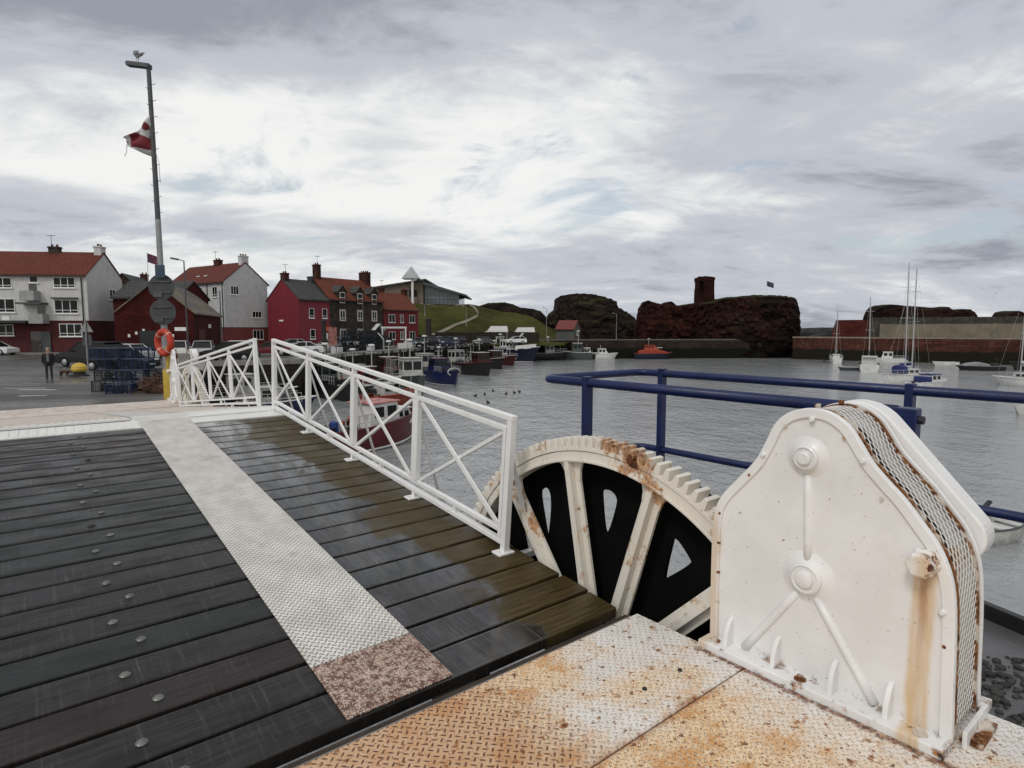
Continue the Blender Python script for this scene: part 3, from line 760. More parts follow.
# pale cope stones and fender piles on the fishing quay
m_cope = M('pale_cope_stone', (.24, .235, .22), .7, .2, .8, .3, 6, dirt=(.12, .115, .10))
wall_strip('quay_cope', [(-14.3, 27), (-25.0, 49), (-18.7, 53), (-19.0, 67), (-2.6, 128), (4.0, 128.5)], GZ + .14, GZ - .29, .9, m_cope)
m_pile = M('tarred_pile', (.022, .021, .018), .8, .3, 3, .3, 10)
pile0 = None
for k in range(26):
    t = k / 25; x = -19.2 + 16.2 * t; y = 67 + 59 * t
    if pile0 is None:
        b = MB(); b.cyl((0, 0, WZ - .5), (0, 0, GZ + .0), .16, .15, 8); pile0 = b.build('fender_pile', m_pile); p = pile0
    else: p = pile0.copy(); COL.objects.link(p)
    p.location = (x + .20, y - .02, 0)
    tag(p, 'dark timber fender pile upright against the fishing quay wall', 'pile', 'fender piles along the fishing quay')
# painted bay lines on the car park
m_line = M('worn_road_paint', (.42, .42, .40), .6, .3, 2)
b = MB()
for x, y, l, w, a in ((-22.5, 27.6, 1.8, .16, 5), (-21.4, 26.9, 1.9, .2, -4), (-19.6, 24.4, 1.0, .25, 10), (-23.5, 34.3, 3, .12, 3), (-24, 36.2, 3, .12, 3), (-26.0, 25.2, 1.4, .12, 20)):
    m = Matrix.Rotation(R(a), 3, 'Z'); b.box((x, y, GZ + .003), (l, w, .004), m)
tag(b.build('road_markings', m_line), kind='structure')
b = MB(); b.box2((-110, 65.6, GZ), (-47.6, 68.9, GZ + .13)); tag(b.build('pavement', m_conc), kind='structure')

# ------------------------------------------------------------------ houses
m_tile = mat_tiles('red_roof_tiles', (.120, .024, .013), (.165, .034, .017))
m_tile2 = mat_tiles('orange_pantiles', (.140, .032, .015), (.185, .046, .020))
m_slate = mat_tiles('grey_slates', (.055, .057, .056), (.085, .086, .082), .3, .3, None)
m_slateL = mat_tiles('lichened_slates', (.12, .115, .10), (.17, .16, .14), .35, .4, (.19, .14, .075))
m_harl = M('white_harling', (.52, .52, .515), .85, .07, 1.2, .5, 22, dirt=(.46, .455, .44), dirt_at=.50)
m_harl2 = M('grey_white_harling', (.50, .505, .51), .85, .08, 1.4, .5, 22, dirt=(.42, .42, .41), dirt_at=.52)
m_oxred = M('oxblood_render', (.070, .012, .013), .8, .2, 1.5, .3, 16)
m_oxbrick = mat_stone('red_painted_rubble', (.056, .011, .011), (.078, .016, .014), (.035, .009, .008), .6, .25)
m_pink = M('crimson_house_paint', (.165, .013, .024), .7, .08, 1, .25, 18)
m_pink2 = M('faded_crimson_paint', (.185, .024, .036), .7, .08, 1, .25, 18)
m_redw = M('red_house_paint', (.14, .013, .016), .7, .1, 1, .25, 18)
m_salmon = M('salmon_wall_paint', (.17, .04, .038), .7, .1, 1, .2, 16)
m_rubble = mat_stone('grey_brown_rubble', (.045, .036, .030), (.085, .070, .058), (.026, .022, .019), .55, .25)
m_chim = mat_stone('chimney_brick', (.075, .032, .025), (.105, .050, .038), (.04, .022, .019), .3, .12)
m_gutter = M('black_gutter', (.02, .021, .023), .4, .1, 4)
m_skyl = M('roof_light_glass', (.55, .58, .60), .06, .05, 3, spec=.8)
m_curt = M('curtained_glass', (.060, .058, .055), .12, .4, 2.5, spec=.6)

def house(name, label, loc, rz, L, D, He, Hr, wall, roof, low=None, over=.25, cat='house', lowmat=None):
    rt = thing(name, label, cat, loc, rz)
    pent = [(0, 0 if not low else low), (0, He), (D / 2, Hr), (D, He), (D, 0 if not low else low)]
    b = MB(); b.prism_x(pent, 0, L); b.build('wall', wall, rt)
    if low:
        b = MB(); b.box2((.08, .08, -.3), (L - .08, D - .08, low - .002)); b.build('lower_wall', lowmat, rt)
    th = .14; sl = (Hr - He) / (D / 2); e = over
    b = MB()
    for s in (1, -1):
        f = (lambda y: y) if s == 1 else (lambda y: D - y)
        b.prism_x([(f(-e), He - e * sl + .02), (f(-e), He - e * sl + .02 + th), (f(D / 2), Hr + .02 + th), (f(D / 2), Hr + .02)], -.12, L + .12)
    b.build('roof', roof, rt)
    for yy in (-e - .05, D + e + .05):
        b = MB(); b.bar((-.12, yy, He - e * sl - .02), (L + .12, yy, He - e * sl - .02), .12, .10); b.build('gutter', m_gutter, rt)
    rt['_d'] = 0; del rt['_d']
    return rt
def fpt(face, dims, x, z, o):
    L, D = dims
    if face == 'F': return Vector((x, -o, z))
    if face == 'R': return Vector((L + o, x, z))
    if face == 'L': return Vector((-o, x, z))
def window(rt, dims, face, x, z, w, h, n=2, trans=True, fm=None, gm=None, inset=0.0, surround=None):
    """framed casement with panes, centre x, sill height z"""
    fm = fm or m_frame; t = .07
    ax = Vector((1, 0, 0)) if face == 'F' else Vector((0, 1, 0))
    nn = {'F': Vector((0, -1, 0)), 'R': Vector((1, 0, 0)), 'L': Vector((-1, 0, 0))}[face]
    c = fpt(face, dims, x, z, -inset)
    def bx(b, u0, u1, z0, z1, o0, o1):
        P = [c + ax * u0 + Vector((0, 0, z0)) + nn * o0, c + ax * u1 + Vector((0, 0, z1)) + nn * o1]
        b.box2([min(P[0][i], P[1][i]) for i in range(3)], [max(P[0][i], P[1][i]) for i in range(3)])
    b = MB()
    bx(b, -w / 2, w / 2, 0, t, .005, .07); bx(b, -w / 2, w / 2, h - t, h, .005, .07)
    for k in range(n + 1):
        u = -w / 2 + (w - t) * k / n; bx(b, u, u + t, t, h - t, .005, .066)
    if trans: bx(b, -w / 2, w / 2, h * .22, h * .22 + .06, .005, .060)
    fr = b.build('window', fm, rt)
    b = MB(); bx(b, -w / 2 + .02, w / 2 - .02, .02, h - .02, .008, .030); b.build('pane', gm or m_glass, fr)
    b = MB(); bx(b, -w / 2 - .08, w / 2 + .08, -.10, 0, .0, .13); b.build('sill', surround or fm, fr)
    if surround:
        b = MB(); bx(b, -w / 2 - .16, -w / 2, 0, h, .0, .05); bx(b, w / 2, w / 2 + .16, 0, h, .0, .05); bx(b, -w / 2 - .16, w / 2 + .16, h, h + .2, .0, .055); b.build('surround', surround, fr)
    return fr
def chimney(rt, x, y, z0, z1, w, d, pots=2, mat=None):
    b = MB(); b.box2((x - w / 2, y - d / 2, z0), (x + w / 2, y + d / 2, z1)); b.box2((x - w / 2 - .07, y - d / 2 - .07, z1 - .18), (x + w / 2 + .07, y + d / 2 + .07, z1 - .03))
    c = b.build('chimney', mat or m_chim, rt)
    for k in range(pots):
        f = (k + .5) / pots - .5
        px, py = (x + f * w, y) if w >= d else (x, y + f * d)
        b = MB(); b.lathe([(.13, z1 + .001), (.11, z1 + .18), (.14, z1 + .2), (.13, z1 + .26)], (px, py, 0), n=8); b.build('pot', m_tile2, c)
def door(rt, dims, face, x, w, h, mat, z=0):
    c = fpt(face, dims, x, z, 0); b = MB()
    if face == 'F': b.box2((x - w / 2, -.05, z), (x + w / 2, -.004, z + h))
    else: b.box((c.x + (.03 if face == 'R' else -.03), x, z + h / 2), (.05, w, h))
    d = b.build('door', mat, rt); b = MB()
    if face == 'F': b.cyl((x + w * .36, -.051, z + 1), (x + w * .36, -.11, z + 1), .035, None, 6)
    else: b.cyl((c.x, x + w * .36, z + 1), (c.x + (.1 if face == 'R' else -.1), x + w * .36, z + 1), .035, None, 6)
    b.build('handle', m_grey, d)

# 1: long white block with red ground floor, far left
L, D = 34, 7.6; rt = house('harbour_house', 'long white block with red tiled roof, red ground floor and balconies, far left', (-48.4 - 34 * math.cos(R(6)), 69 - 34 * math.sin(R(6)), GZ), R(6), L, D, 8.95, 11.75, m_harl, m_tile, 3.75, lowmat=m_oxred)
dm = (L, D); s_ = .1075
def hx(px): return L - (88 - px) * s_
for p0, p1, z, h, n in ((55.5, 77, 7.45, 1.2, 3), (55, 78.5, 4.55, 1.55, 3), (-2, 15, 7.4, 1.15, 2), (-2, 16.5, 4.65, 1.55, 2)): window(rt, dm, 'F', (hx(p0) + hx(p1)) / 2, z, (p1 - p0) * s_, h, n)
for p0, p1, z, h, n in ((58, 80.5, 1.95, 1.45, 3), (-2, 13, 2.05, 1.25, 2)): window(rt, dm, 'F', (hx(p0) + hx(p1)) / 2, z, (p1 - p0) * s_, h, n, inset=.08)
for k in range(3):
    for z, h in ((7.4, 1.2), (4.6, 1.5)): window(rt, dm, 'F', hx(-30 - 40 * k), z, 2.3, h, 3)
window(rt, dm, 'F', hx(36.5), 8.0, .95, .75, 1, False)
for x0, x1, z0, z1 in ((28, 42, 5.95, 7.05), (35, 49, 3.4, 4.45)):
    b = MB(); X0, X1 = hx(x0), hx(x1)
    b.box2((X0, -1.15, z0), (X1, -.02, z0 + .14)); b.box2((X0, -1.15, z0 + .14), (X1, -1.08, z1)); b.box2((X0, -1.08, z0 + .14), (X0 + .07, -.02, z1)); b.box2((X1 - .07, -1.08, z0 + .14), (X1, -.02, z1))
    b.build('balcony', M('grey_balcony_panel', (.30, .31, .30), .6, .12, 2), rt)
    b = MB(); b.box2((X0 + .35, -.05, z0 + .15), (X1 - .35, -.006, z0 + 2.0)); d_ = b.build('balcony_door', m_curt, rt)
b = MB(); b.box2((hx(24.5), -1.3, 5.55), (hx(49), -.02, 5.75)); b.build('canopy', m_darkgrey, rt)
b = MB(); b.box2((hx(54), -.45, 6.2), (hx(79), -.02, 6.36)); b.build('canopy', m_darkgrey, rt)
b = MB(); b.box2((hx(-20), -1.5, 3.45), (hx(34), -.02, 3.72)); b.build('canopy', m_gutter, rt)
b = MB(); b.box2((hx(-4), -1.35, 3.75), (hx(8), -1.28, 4.4)); b.build('balcony_panel', M('blue_panel', (.07, .16, .23), .5, .1, 3), rt)
b = MB(); b.box2((hx(11), -1.3, 3.75), (hx(18), -1.22, 4.2)); b.build('balcony_panel', m_frame, rt)
door(rt, dm, 'F', hx(35.5), 1.2, 2.5, m_curt); door(rt, dm, 'F', hx(44.5), 1.0, 2.5, m_darkgrey)
b = MB(); b.cyl((hx(83.2), -.10, .2), (hx(83.2), -.10, 8.6), .06, None, 8); b.build('downpipe', m_gutter, rt)
b = MB(); b.box2((L - .08, D - 1.0, 0), (L + .08, D - .55, 3.7)); b.build('pillar', m_harl, rt)
window(rt, dm, 'R', 5.15, 6.35, 1.35, 1.25, 2, False)
chimney(rt, hx(38), D / 2, 11.3, 12.5, 1.1, .7, 2, m_rubble); chimney(rt, L - .40, D / 2, 11.0, 12.6, .75, 1.1, 2, m_harl)

# 2: small dark cottages and the red net shed
rt = house('stone_gable', 'narrow grey stone gable house peeping out behind the white block', (-59.5, 93, GZ), R(-75), 10, 6.0, 7.6, 10.4, m_rubble, m_slate); dm = (10, 6)
window(rt, dm, 'R', 3, 5.6, 1.0, 1.4, 2); chimney(rt, .5, 3, 9.8, 11.2, .7, 1.0)
RS = thing('net_shed', 'dark red shed with grey lichened roof and open doorways behind parked cars', 'shed', (-37.4, 57, GZ), 0)
rzs = R(17); RS.rotation_euler = (0, 0, rzs)
Ls, Ds = 9.5, 6.4     # gable faces the camera (local x = L), ridge runs away to the left... roof slope seen on the right
b = MB(); b.prism_y([(0, 0), (0, 4.35), (3.3, 7.2), (6.6, 4.35), (6.6, 0)], 0, 16); b.build('wall', m_oxbrick, RS)
b = MB()
for s in (0, 1):
    f = (lambda x: x) if s == 0 else (lambda x: 6.6 - x)
    b.prism_y([(f(-.2), 4.2), (f(-.2), 4.36), (f(3.3), 7.4), (f(3.3), 7.24)], -.15, 16.15)
b.build('roof', m_slateL, RS)
b = MB(); b.box2((1.9, -.06, 0), (3.7, -.005, 2.6)); b.build('door', m_gutter, RS)
b = MB(); b.box2((6.605, 2.0, 0), (6.66, 5.2, 2.7)); b.build('door', m_oxred, RS)
for (x, y, z, w, h) in ((4.9, -.04, 2.6, 1.0, .35), (6.64, 7.4, 2.9, 1.3, .4)):
    b = MB()
    if y < 0: b.box2((x, y, z), (x + w, -.004, z + h))
    else: b.box2((6.604, y, z), (6.65, y + w, z + h))
    b.build('name_board', m_frame, RS)
for k in range(7):
    b = MB(); b.box2((.9 + k * .62, -.03, 2.0 + .5 * ((k * 7) % 3) / 2), (1.1 + k * .62, -.004, 2.28 + .5 * ((k * 7) % 3) / 2)); b.build('plaque', m_frame, RS)
rt = house('net_store', 'second dark red building joined behind the red shed', (-46.5, 70.5, GZ), R(-4), 8, 6, 6.5, 8.4, m_oxbrick, m_slate); dm = (8, 6)
window(rt, dm, 'F', 2.4, 4.2, 1.0, 1.1, 2); window(rt, dm, 'F', 5.4, 1.2, 1.0, 1.1, 2)

# 3: tall white gabled house
L, D = 15.5, 7.3
rt = house('harbour_house', 'tall white gabled house with red roof, skylights and red base, behind the red shed', (-42.8 - 15.5 * math.cos(R(33)), 90 + 15.5 * math.sin(R(33)), GZ), R(-33), L, D, 9.9, 12.9, m_harl2, m_tile, 3.1, lowmat=m_salmon); dm = (L, D)
for y, z, w, h in ((1.7, 8.0, 1.3, 1.3), (5.3, 4.6, 1.6, 1.0), (5.4, 1.2, 1.8, 1.5)): window(rt, dm, 'R', y, z, w, h, 3, False)
for x in (13.2, 9.2, 5.0, 1.5):
    window(rt, dm, 'F', x, 7.6, 1.3, 1.6, 2); window(rt, dm, 'F', x, 4.0, 1.3, 1.5, 2)
for x in (6.5, 8.6):
    sl = (12.9 - 9.9) / 4; b = MB(); y0, y1 = 1.2, 2.5
    b.prism_x([(y0, 9.9 + y0 * sl + .2), (y1, 9.9 + y1 * sl + .2), (y1, 9.9 + y1 * sl + .26), (y0, 9.9 + y0 * sl + .26)], x - .45, x + .45); b.build('skylight', m_skyl, rt)
chimney(rt, 8.3, 3.65, 12.6, 13.8, 1.4, .7); chimney(rt, L - .45, 3.65, 12.3, 14.0, .8, 1.2, 3, m_harl2)
for x in (11.2, L - .3, 6.9):
    b = MB(); b.cyl((x, -.1, .3), (x, -.1, 9.6), .06, None, 8); b.build('downpipe', m_gutter, rt)

# 4-6: the row on the right
rz = R(55); ex, ey = math.cos(rz), math.sin(rz)
rt = house('quay_house', 'crimson gabled house with slate roof at the left end of the quay row', (-31.9, 90.5, GZ), rz, 5.55, 8, 7.35, 10.4, m_pink2, m_slate); dm = (5.55, 8)
b = MB(); b.prism_x([(.06, 0), (.06, 7.3), (4, 10.3), (7.94, 7.3), (7.94, 0)], -.05, -.004); b.build('gable_render', m_pink, rt)
for x in (2.2, 4.6): window(rt, dm, 'F', x, 4.5, .9, 1.5, 1); 
window(rt, dm, 'F', 2.3, 1.3, .9, 1.5, 1); door(rt, dm, 'F', 4.6, 1.0, 2.2, m_frame)
b = MB(); b.box2((-.08, 3.9, 4.0), (-.052, 5.0, 4.25)); b.build('street_nameplate', m_frame, rt)
chimney(rt, .5, 4, 10, 11.4, .8, 1.1, 2); chimney(rt, 5.2, 4, 10, 11.2, .6, 1.0, 0, m_slate)
rt = house('quay_house', 'tall dark stone house with orange tiled roof and three dormers in the quay row', (-28.75, 95, GZ), rz, 11.3, 8, 7.6, 11.1, m_rubble, m_tile2); dm = (11.3, 8)
m_marg = M('pale_stone_margin', (.30, .28, .25), .8, .1, 3)
for x in (2.6, 6.2, 9.3):
    window(rt, dm, 'F', x, 4.2, 1.0, 1.6, 2, surround=m_marg)
    if x < 9: window(rt, dm, 'F', x, 1.0, 1.0, 1.7, 2, surround=m_marg)
    b = MB(); b.prism_y([(x - .75, 6.8), (x - .75, 8.9), (x, 9.7), (x + .75, 8.9), (x + .75, 6.8)], -.03, 2.2); d_ = b.build('dormer', m_rubble, rt)
    b = MB()
    for s in (1, -1): b.prism_y([(x + s * .95, 8.65), (x, 9.72), (x, 9.86), (x + s * .95, 8.79)], -.2, 2.6)
    b.build('dormer_roof', m_slate, d_)
    b = MB(); b.box2((x - .5, -.10, 7.0), (x + .5, -.035, 8.7)); f_ = b.build('dormer_window', m_frame, d_)
    b = MB(); b.box2((x - .42, -.13, 7.1), (x + .42, -.102, 7.8)); b.box2((x - .42, -.13, 7.9), (x + .42, -.102, 8.6)); 
    o = b.build('dormer_pane', m_glass, d_)
door(rt, dm, 'F', 9.6, 1.1, 2.3, m_darkgrey)
b = MB()
for s in (1, -1): b.bar((9.6 + s * 1.2, -.6, 2.6), (9.6, -.6, 3.7), .9, .12, (0, 0, 1))
b.build('porch_roof', m_frame, rt)
chimney(rt, .9, 4, 10.3, 13.2, .8, 1.1, 2); chimney(rt, 10.9, 4, 10.3, 12.7, .9, 2.0, 4)
rt = house('quay_house', 'low red house with orange pantiled roof at the right end of the quay row', (-22.2, 104.4, GZ), rz, 8.5, 7.5, 6.3, 9.3, m_redw, m_tile2); dm = (9.2, 7.5)
for x, w in ((1.9, 1.5), (4.3, .8), (6.9, 1.4)):
    window(rt, dm, 'F', x, 4.0, w, 1.4, 2, False); window(rt, dm, 'F', x, 1.0, w, 1.4, 2, False)
chimney(rt, 3.5, 4.2, 8.5, 10.3, .8, .8); chimney(rt, 8.8, 3.8, 8.6, 10.2, .7, 1.0)

def aerial(rt, x, y, z):
    b = MB(); b.cyl((x, y, z), (x, y, z + 1.5), .03, .025, 5); b.bar((x - .5, y, z + 1.4), (x + .5, y, z + 1.4), .03, .03)
    for k in range(5): b.bar((x - .4 + .2 * k, y - .28, z + 1.42), (x - .4 + .2 * k, y + .28, z + 1.42), .018, .018)
    b.build('aerial', m_gutter, rt)
for r_ in [o for o in COL.objects if o.parent is None and o.name.split('.')[0] in ('harbour_house', 'quay_house')]:
    ch = [c for c in r_.children if c.name.startswith('chimney')]
    if ch:
        c = ch[0]; p = [v.co for v in c.data.vertices]; aerial(r_, p[0].x + .3, p[0].y + .2, max(v.z for v in p) - .15)

# ------------------------------------------------------------------ grassy headland
def hill(x, y):
    # toe of the slope follows the quay road behind the boats
    t = max(0.0, min(1.0, (y - 121) / 33.0)); t = t * t * (3 - 2 * t)
    px = x / max(y, 1) * 600 + 512
    top = 9.2 if px < 470 else (9.2 - 4.0 * min(1, (px - 470) / 75))
    top = max(top, 3.2) if px < 640 else 3.2
    side = max(0.0, min(1.0, (10.5 + (y - 119) * .20 - x) / 13.0)); side = side * side * (3 - 2 * side)
    h = top * t * side + 1.0 * (mnoise.noise(Vector((x * .09, y * .09, 0)))) * t + .5 * mnoise.noise(Vector((x * .3, y * .3, 3))) * t
    return GZ + h
b = MB(); nx, ny = 130, 70; G = []
for j in range(ny + 1):
    y = 119 + (230 - 119) * (j / ny) ** 1.4
    G.append([b.v((-150 + (150 + 10.5 + (y - 119) * .20) * i / nx, y, hill(-150 + (150 + 10.5 + (y - 119) * .20) * i / nx, y) + (.02 if j else -.4))) for i in range(nx + 1)])
for j in range(ny):
    for i in range(nx): b.face([G[j][i], G[j][i + 1], G[j + 1][i + 1], G[j + 1][i]])
tag(b.build('hill', mat_grass(), smooth='all'), kind='structure')
m_path = M('pale_footpath', (.17, .15, .115), .9, .2, .6)
b = MB(); pp = [(-20, 126), (-15, 132), (-12, 136), (-9.5, 139), (-8, 144), (-12, 151), (-22, 156)]
pp = catmull(pp, 5)
rw = [[b.v((x, y + s, hill(x, y + s) + .16)) for s in (-.9, .9)] for x, y in pp]
for i in range(len(rw) - 1): b.face([rw[i][0], rw[i][1], rw[i + 1][1], rw[i + 1][0]])
tag(b.build('path', m_path), kind='structure')

# leisure pool building
BP = thing('pool_building', 'modern building on the hill with glass pyramid and sloping glazed hall', 'building', (-38, 160, 7.8), 0)
m_tan = M('brown_cladding', (.145, .115, .09), .7, .12, .5, .2, 5); m_roofm = M('dark_metal_roof', (.060, .065, .072), .5, .15, .4); m_bglass = M('blue_grey_glazing', (.075, .10, .115), .12, .35, .25, spec=.6); m_pyr = M('pale_pyramid_cladding', (.30, .32, .33), .35, .1, 1)
def px(p): return (p - 512) / 600 * 160 + 38
def pz(y): return 1.68 + (330 - y) / 600 * 160 - 7.8
b = MB(); b.prism_y([(px(368), -3), (px(368), pz(290)), (px(424), pz(281.5)), (px(424), -3)], 0, 22); b.build('wall', m_tan, BP)
b = MB(); b.prism_y([(px(364), pz(290.6)), (px(364), pz(289.2)), (px(427), pz(279.6)), (px(427), pz(281))], -.8, 23); b.build('roof', m_roofm, BP)
b = MB(); b.prism_y([(px(424.3), -3), (px(424.3), pz(285.2)), (px(459), pz(295)), (px(459), -3)], 1.5, 20); b.build('glazed_hall', m_bglass, BP)
b = MB(); b.prism_y([(px(424.2), pz(285.6)), (px(424.2), pz(282.4)), (px(467), pz(295.2)), (px(467), pz(296.8))], -.6, 21); b.build('roof', m_roofm, BP)
b = MB()
for k in range(9):
    X = px(426 + k * 4); zt = pz(285.4 + (X - px(426)) / .2667 * .29); b.box2((X - .07, 1.3, -1), (X + .07, 1.48, zt - .2))
b.box2((px(425), 1.34, pz(298)), (px(459), 1.47, pz(298) + .18)); b.build('mullion_grid', m_grey, BP)
b = MB(); b.box2((px(410), -.12, pz(297)), (px(418), -.01, pz(290.5))); b.build('window', m_glass, BP)
for (x0, x1, y0, y1) in ((416.5, 424, 281.5, 286),): pass
b = MB(); a0, a1 = px(404.5), px(421.5); zb_, zt_ = pz(280), pz(267.5); ym = -.5
P = [b.v((a0, ym - 2.2, zb_)), b.v((a1, ym - 2.2, zb_)), b.v((a1, ym + 2.3, zb_)), b.v((a0, ym + 2.3, zb_))]; T = b.v(((a0 + a1) / 2, ym, zt_))
b.face(P[::-1])
for k in range(4): b.face([P[k], P[(k + 1) % 4], T])
b.build('pyramid', m_pyr, BP)
b = MB(); b.cyl((px(414.5), -1.6, -1), (px(414.5), -1.6, zb_ - .01), .32, None, 12); b.build('mast', m_frame, BP)

# ------------------------------------------------------------------ rock masses and ruins: real bodies with a back
def rockmass(name, label, d, prof, depth, zb, mat, amp=1.0, bulge=.25, cat='rock', seed=0, nx=70, nz=22, kind=None, freq=.22, steep=.0, yfun=None):
    nx, nz = int(nx * 1.6), int(nz * 1.5)
    """skyline given as (px, py) seen at distance d; lofted into a body of the given depth"""
    b = MB(); ds = d + depth * .32; P = [((p - 512) / 600 * ds, 1.68 + (330 - y) / 600 * ds) for p, y in prof]
    x0, x1 = P[0][0], P[-1][0]
    def top(x):
        for i in range(len(P) - 1):
            if P[i][0] <= x <= P[i + 1][0]:
                t = (x - P[i][0]) / max(P[i + 1][0] - P[i][0], 1e-6); return P[i][1] * (1 - t) + P[i + 1][1] * t
        return P[-1][1]
    rows = []
    cx, hw = (x0 + x1) / 2, (x1 - x0) / 2
    for i in range(nx + 1):
        x = x0 + (x1 - x0) * i / nx; zt = top(x); col = []
        t_ = (x - cx) / hw; rd = max(.06, (1 - abs(t_) ** 3.0)) ** .5
        yd = yfun(x) if yfun else 0
        for k in range(nz + 1):            # up the front, over, down the back
            s = k / nz
            if s < .55:
                q = s / .55; z = zb + (zt - zb) * (q ** .9); y = -depth / 2 * rd * (1 - bulge * q * q)
            elif s < .70:
                q = (s - .55) / .15; z = zt; y = -depth / 2 * rd * (1 - bulge) * (1 - 2 * q)
            else:
                q = (s - .70) / .30; z = zt + (zb - zt) * q; y = depth / 2 * rd * (1 - bulge * (1 - q))
            n1 = mnoise.fractal(Vector((x * freq + seed, y * freq, z * freq * 1.3)), 1.0, 2.0, 5)
            n2 = mnoise.noise(Vector((x * freq * 4 + seed, y * freq * 4, z * freq * 5)))
            n3 = mnoise.noise(Vector((x * freq * 11 + seed, y * freq * 11, z * freq * 11))); n2 += .55 * n3
            dz = (n1 * .35 + n2 * .25) * amp * (.3 if s < .02 or s > .98 else 1) * (.55 if .5 < s < .75 else 1)
            fz_ = (z / 1.9 + n1 * .8) % 1.0; dy = (n1 * 1.0 + n2 * .5 - .55 * fz_) * amp * (1 if s < .55 else .4)
            col.append(b.v((x + n2 * .35 * amp, d + depth / 2 + yd + y + dy, z + (dz if s > .05 else 0))))
        rows.append(col)
    for i in range(nx):
        for k in range(nz): b.face([rows[i][k], rows[i + 1][k], rows[i + 1][k + 1], rows[i][k + 1]])
    b.face(rows[0][::-1]); b.face(rows[-1])
    o = b.build(name, mat, None, smooth=False)
    return tag(o, label, cat, kind=kind)
m_rockD = mat_rock('dark_whin_rock', (.009, .007, .006), (.022, .015, .012), (.042, .021, .018), .12, (.030, .032, .012))
m_rockS = mat_rock('bare_wet_rock', (.03, .03, .032), (.05, .05, .052), (.035, .033, .033), .12)
m_rockR = mat_rock('red_sandstone_rock', (.008, .005, .004), (.026, .010, .008), (.021, .016, .010), .11, (.026, .028, .012))
m_ruin = mat_rock('ruined_red_masonry', (.013, .006, .005), (.048, .014, .011), (.028, .014, .011), .30, (.036, .032, .016))
m_rubR = mat_stone('ruin_grey_red_stone', (.075, .050, .040), (.10, .068, .054), (.03, .022, .018), .5, .22)
rockmass('grass_rock', 'dark low rock ridge on the green hill left of the big outcrop', 152, [(474, 312), (480, 306), (488, 303.5), (505, 303), (513, 305), (520, 308), (531, 309), (540, 311), (546, 317), (550, 323)], 12, 2.5, m_rockD, .5, .3, seed=3, nz=18)
rockmass('rock_outcrop', 'big dark rounded rock outcrop between green hill and castle ruin', 150, [(535, 333), (546, 322), (550, 314), (557, 308), (555.5, 300), (559, 296.5), (574, 294.5), (590, 295), (602, 298), (613, 302), (614.5, 308), (622, 312), (632, 317), (637, 322), (644, 332)], 30, -2, m_rockD, 1.2, .35, seed=11)
rockmass('castle_wall', 'jagged red ruined curtain wall left of the tower stump', 141, [(636, 334), (639, 312), (643, 303), (646, 301), (654, 303.5), (662.5, 307.5), (664.5, 303), (668, 301.5), (672, 305.5), (677, 306), (686, 304.5), (694, 303), (702, 303)], 9, -2, m_ruin, .8, .2, 'ruin', seed=5)
def cl(x): return 0
rockmass('castle_rock', 'massive dark red cliff under the castle ruin at the harbour mouth', 133, [(692, 306), (697, 303), (706, 302.5), (716, 299), (735, 297.5), (755, 297), (772, 297.5), (784, 299), (790, 303), (794, 312), (797, 326), (799, 345), (800, 360)], 26, -6, m_rockR, 1.1, .12, seed=21, nx=90, nz=30)
# broken tower
T = thing('castle_tower', 'broken red stone tower stump with a window gap on top of the cliff', 'ruin', ((704.5 - 512) / 600 * 140, 142, 7.3), 0)
b = MB(); k_ = 140 / 600
def tz(y): return 1.68 + (330 - y) * k_ - 7.3
def tx(p): return (p - 704.5) * k_
b.prism_y([(tx(697), -2), (tx(697.3), tz(290)), (tx(699.5), tz(290)), (tx(699.5), -2)], -1.6, 1.6)
b.prism_y([(tx(699.5), -2), (tx(699.5), tz(290.5)), (tx(701.3), tz(290)), (tx(702), tz(284)), (tx(702), -2)], -1.7, 1.7)
b.prism_y([(tx(702), -2), (tx(702), tz(278)), (tx(712.5), tz(278)), (tx(712), tz(285)), (tx(711), tz(289)), (tx(711.3), tz(298)), (tx(712.5), tz(303)), (tx(714), -2)], -1.8, 1.8)
b.prism_y([(tx(697.4), tz(290)), (tx(697.4), tz(279)), (tx(699.6), tz(279)), (tx(699.3), tz(290))], -1.5, 1.5)
b.prism_y([(tx(697), tz(281)), (tx(697), tz(277.6)), (tx(703), tz(277)), (tx(708), tz(277.3)), (tx(713.2), tz(278)), (tx(713), tz(280.5)), (tx(702), tz(282))], -1.9, 1.9)
bmesh.ops.triangulate(b.bm, faces=b.bm.faces[:]); bmesh.ops.subdivide_edges(b.bm, edges=b.bm.edges[:], cuts=2)
for v_ in b.bm.verts:
    n_ = mnoise.noise_vector(v_.co * 1.1); v_.co += n_ * .16
b.build('masonry', m_ruin, T)
b = MB(); b.box2((0, 0, 0), (4.8, 2.6, 4.8)); bmesh.ops.subdivide_edges(b.bm, edges=b.bm.edges[:], cuts=5)
for v_ in b.bm.verts: v_.co += mnoise.noise_vector(v_.co * .9) * .18
o = b.build('masonry_block', m_rubR); o.location = ((745 - 512) / 600 * 131, 135.2, -2.4); tag(o, 'grey patched masonry buttress low on the castle cliff', 'ruin')
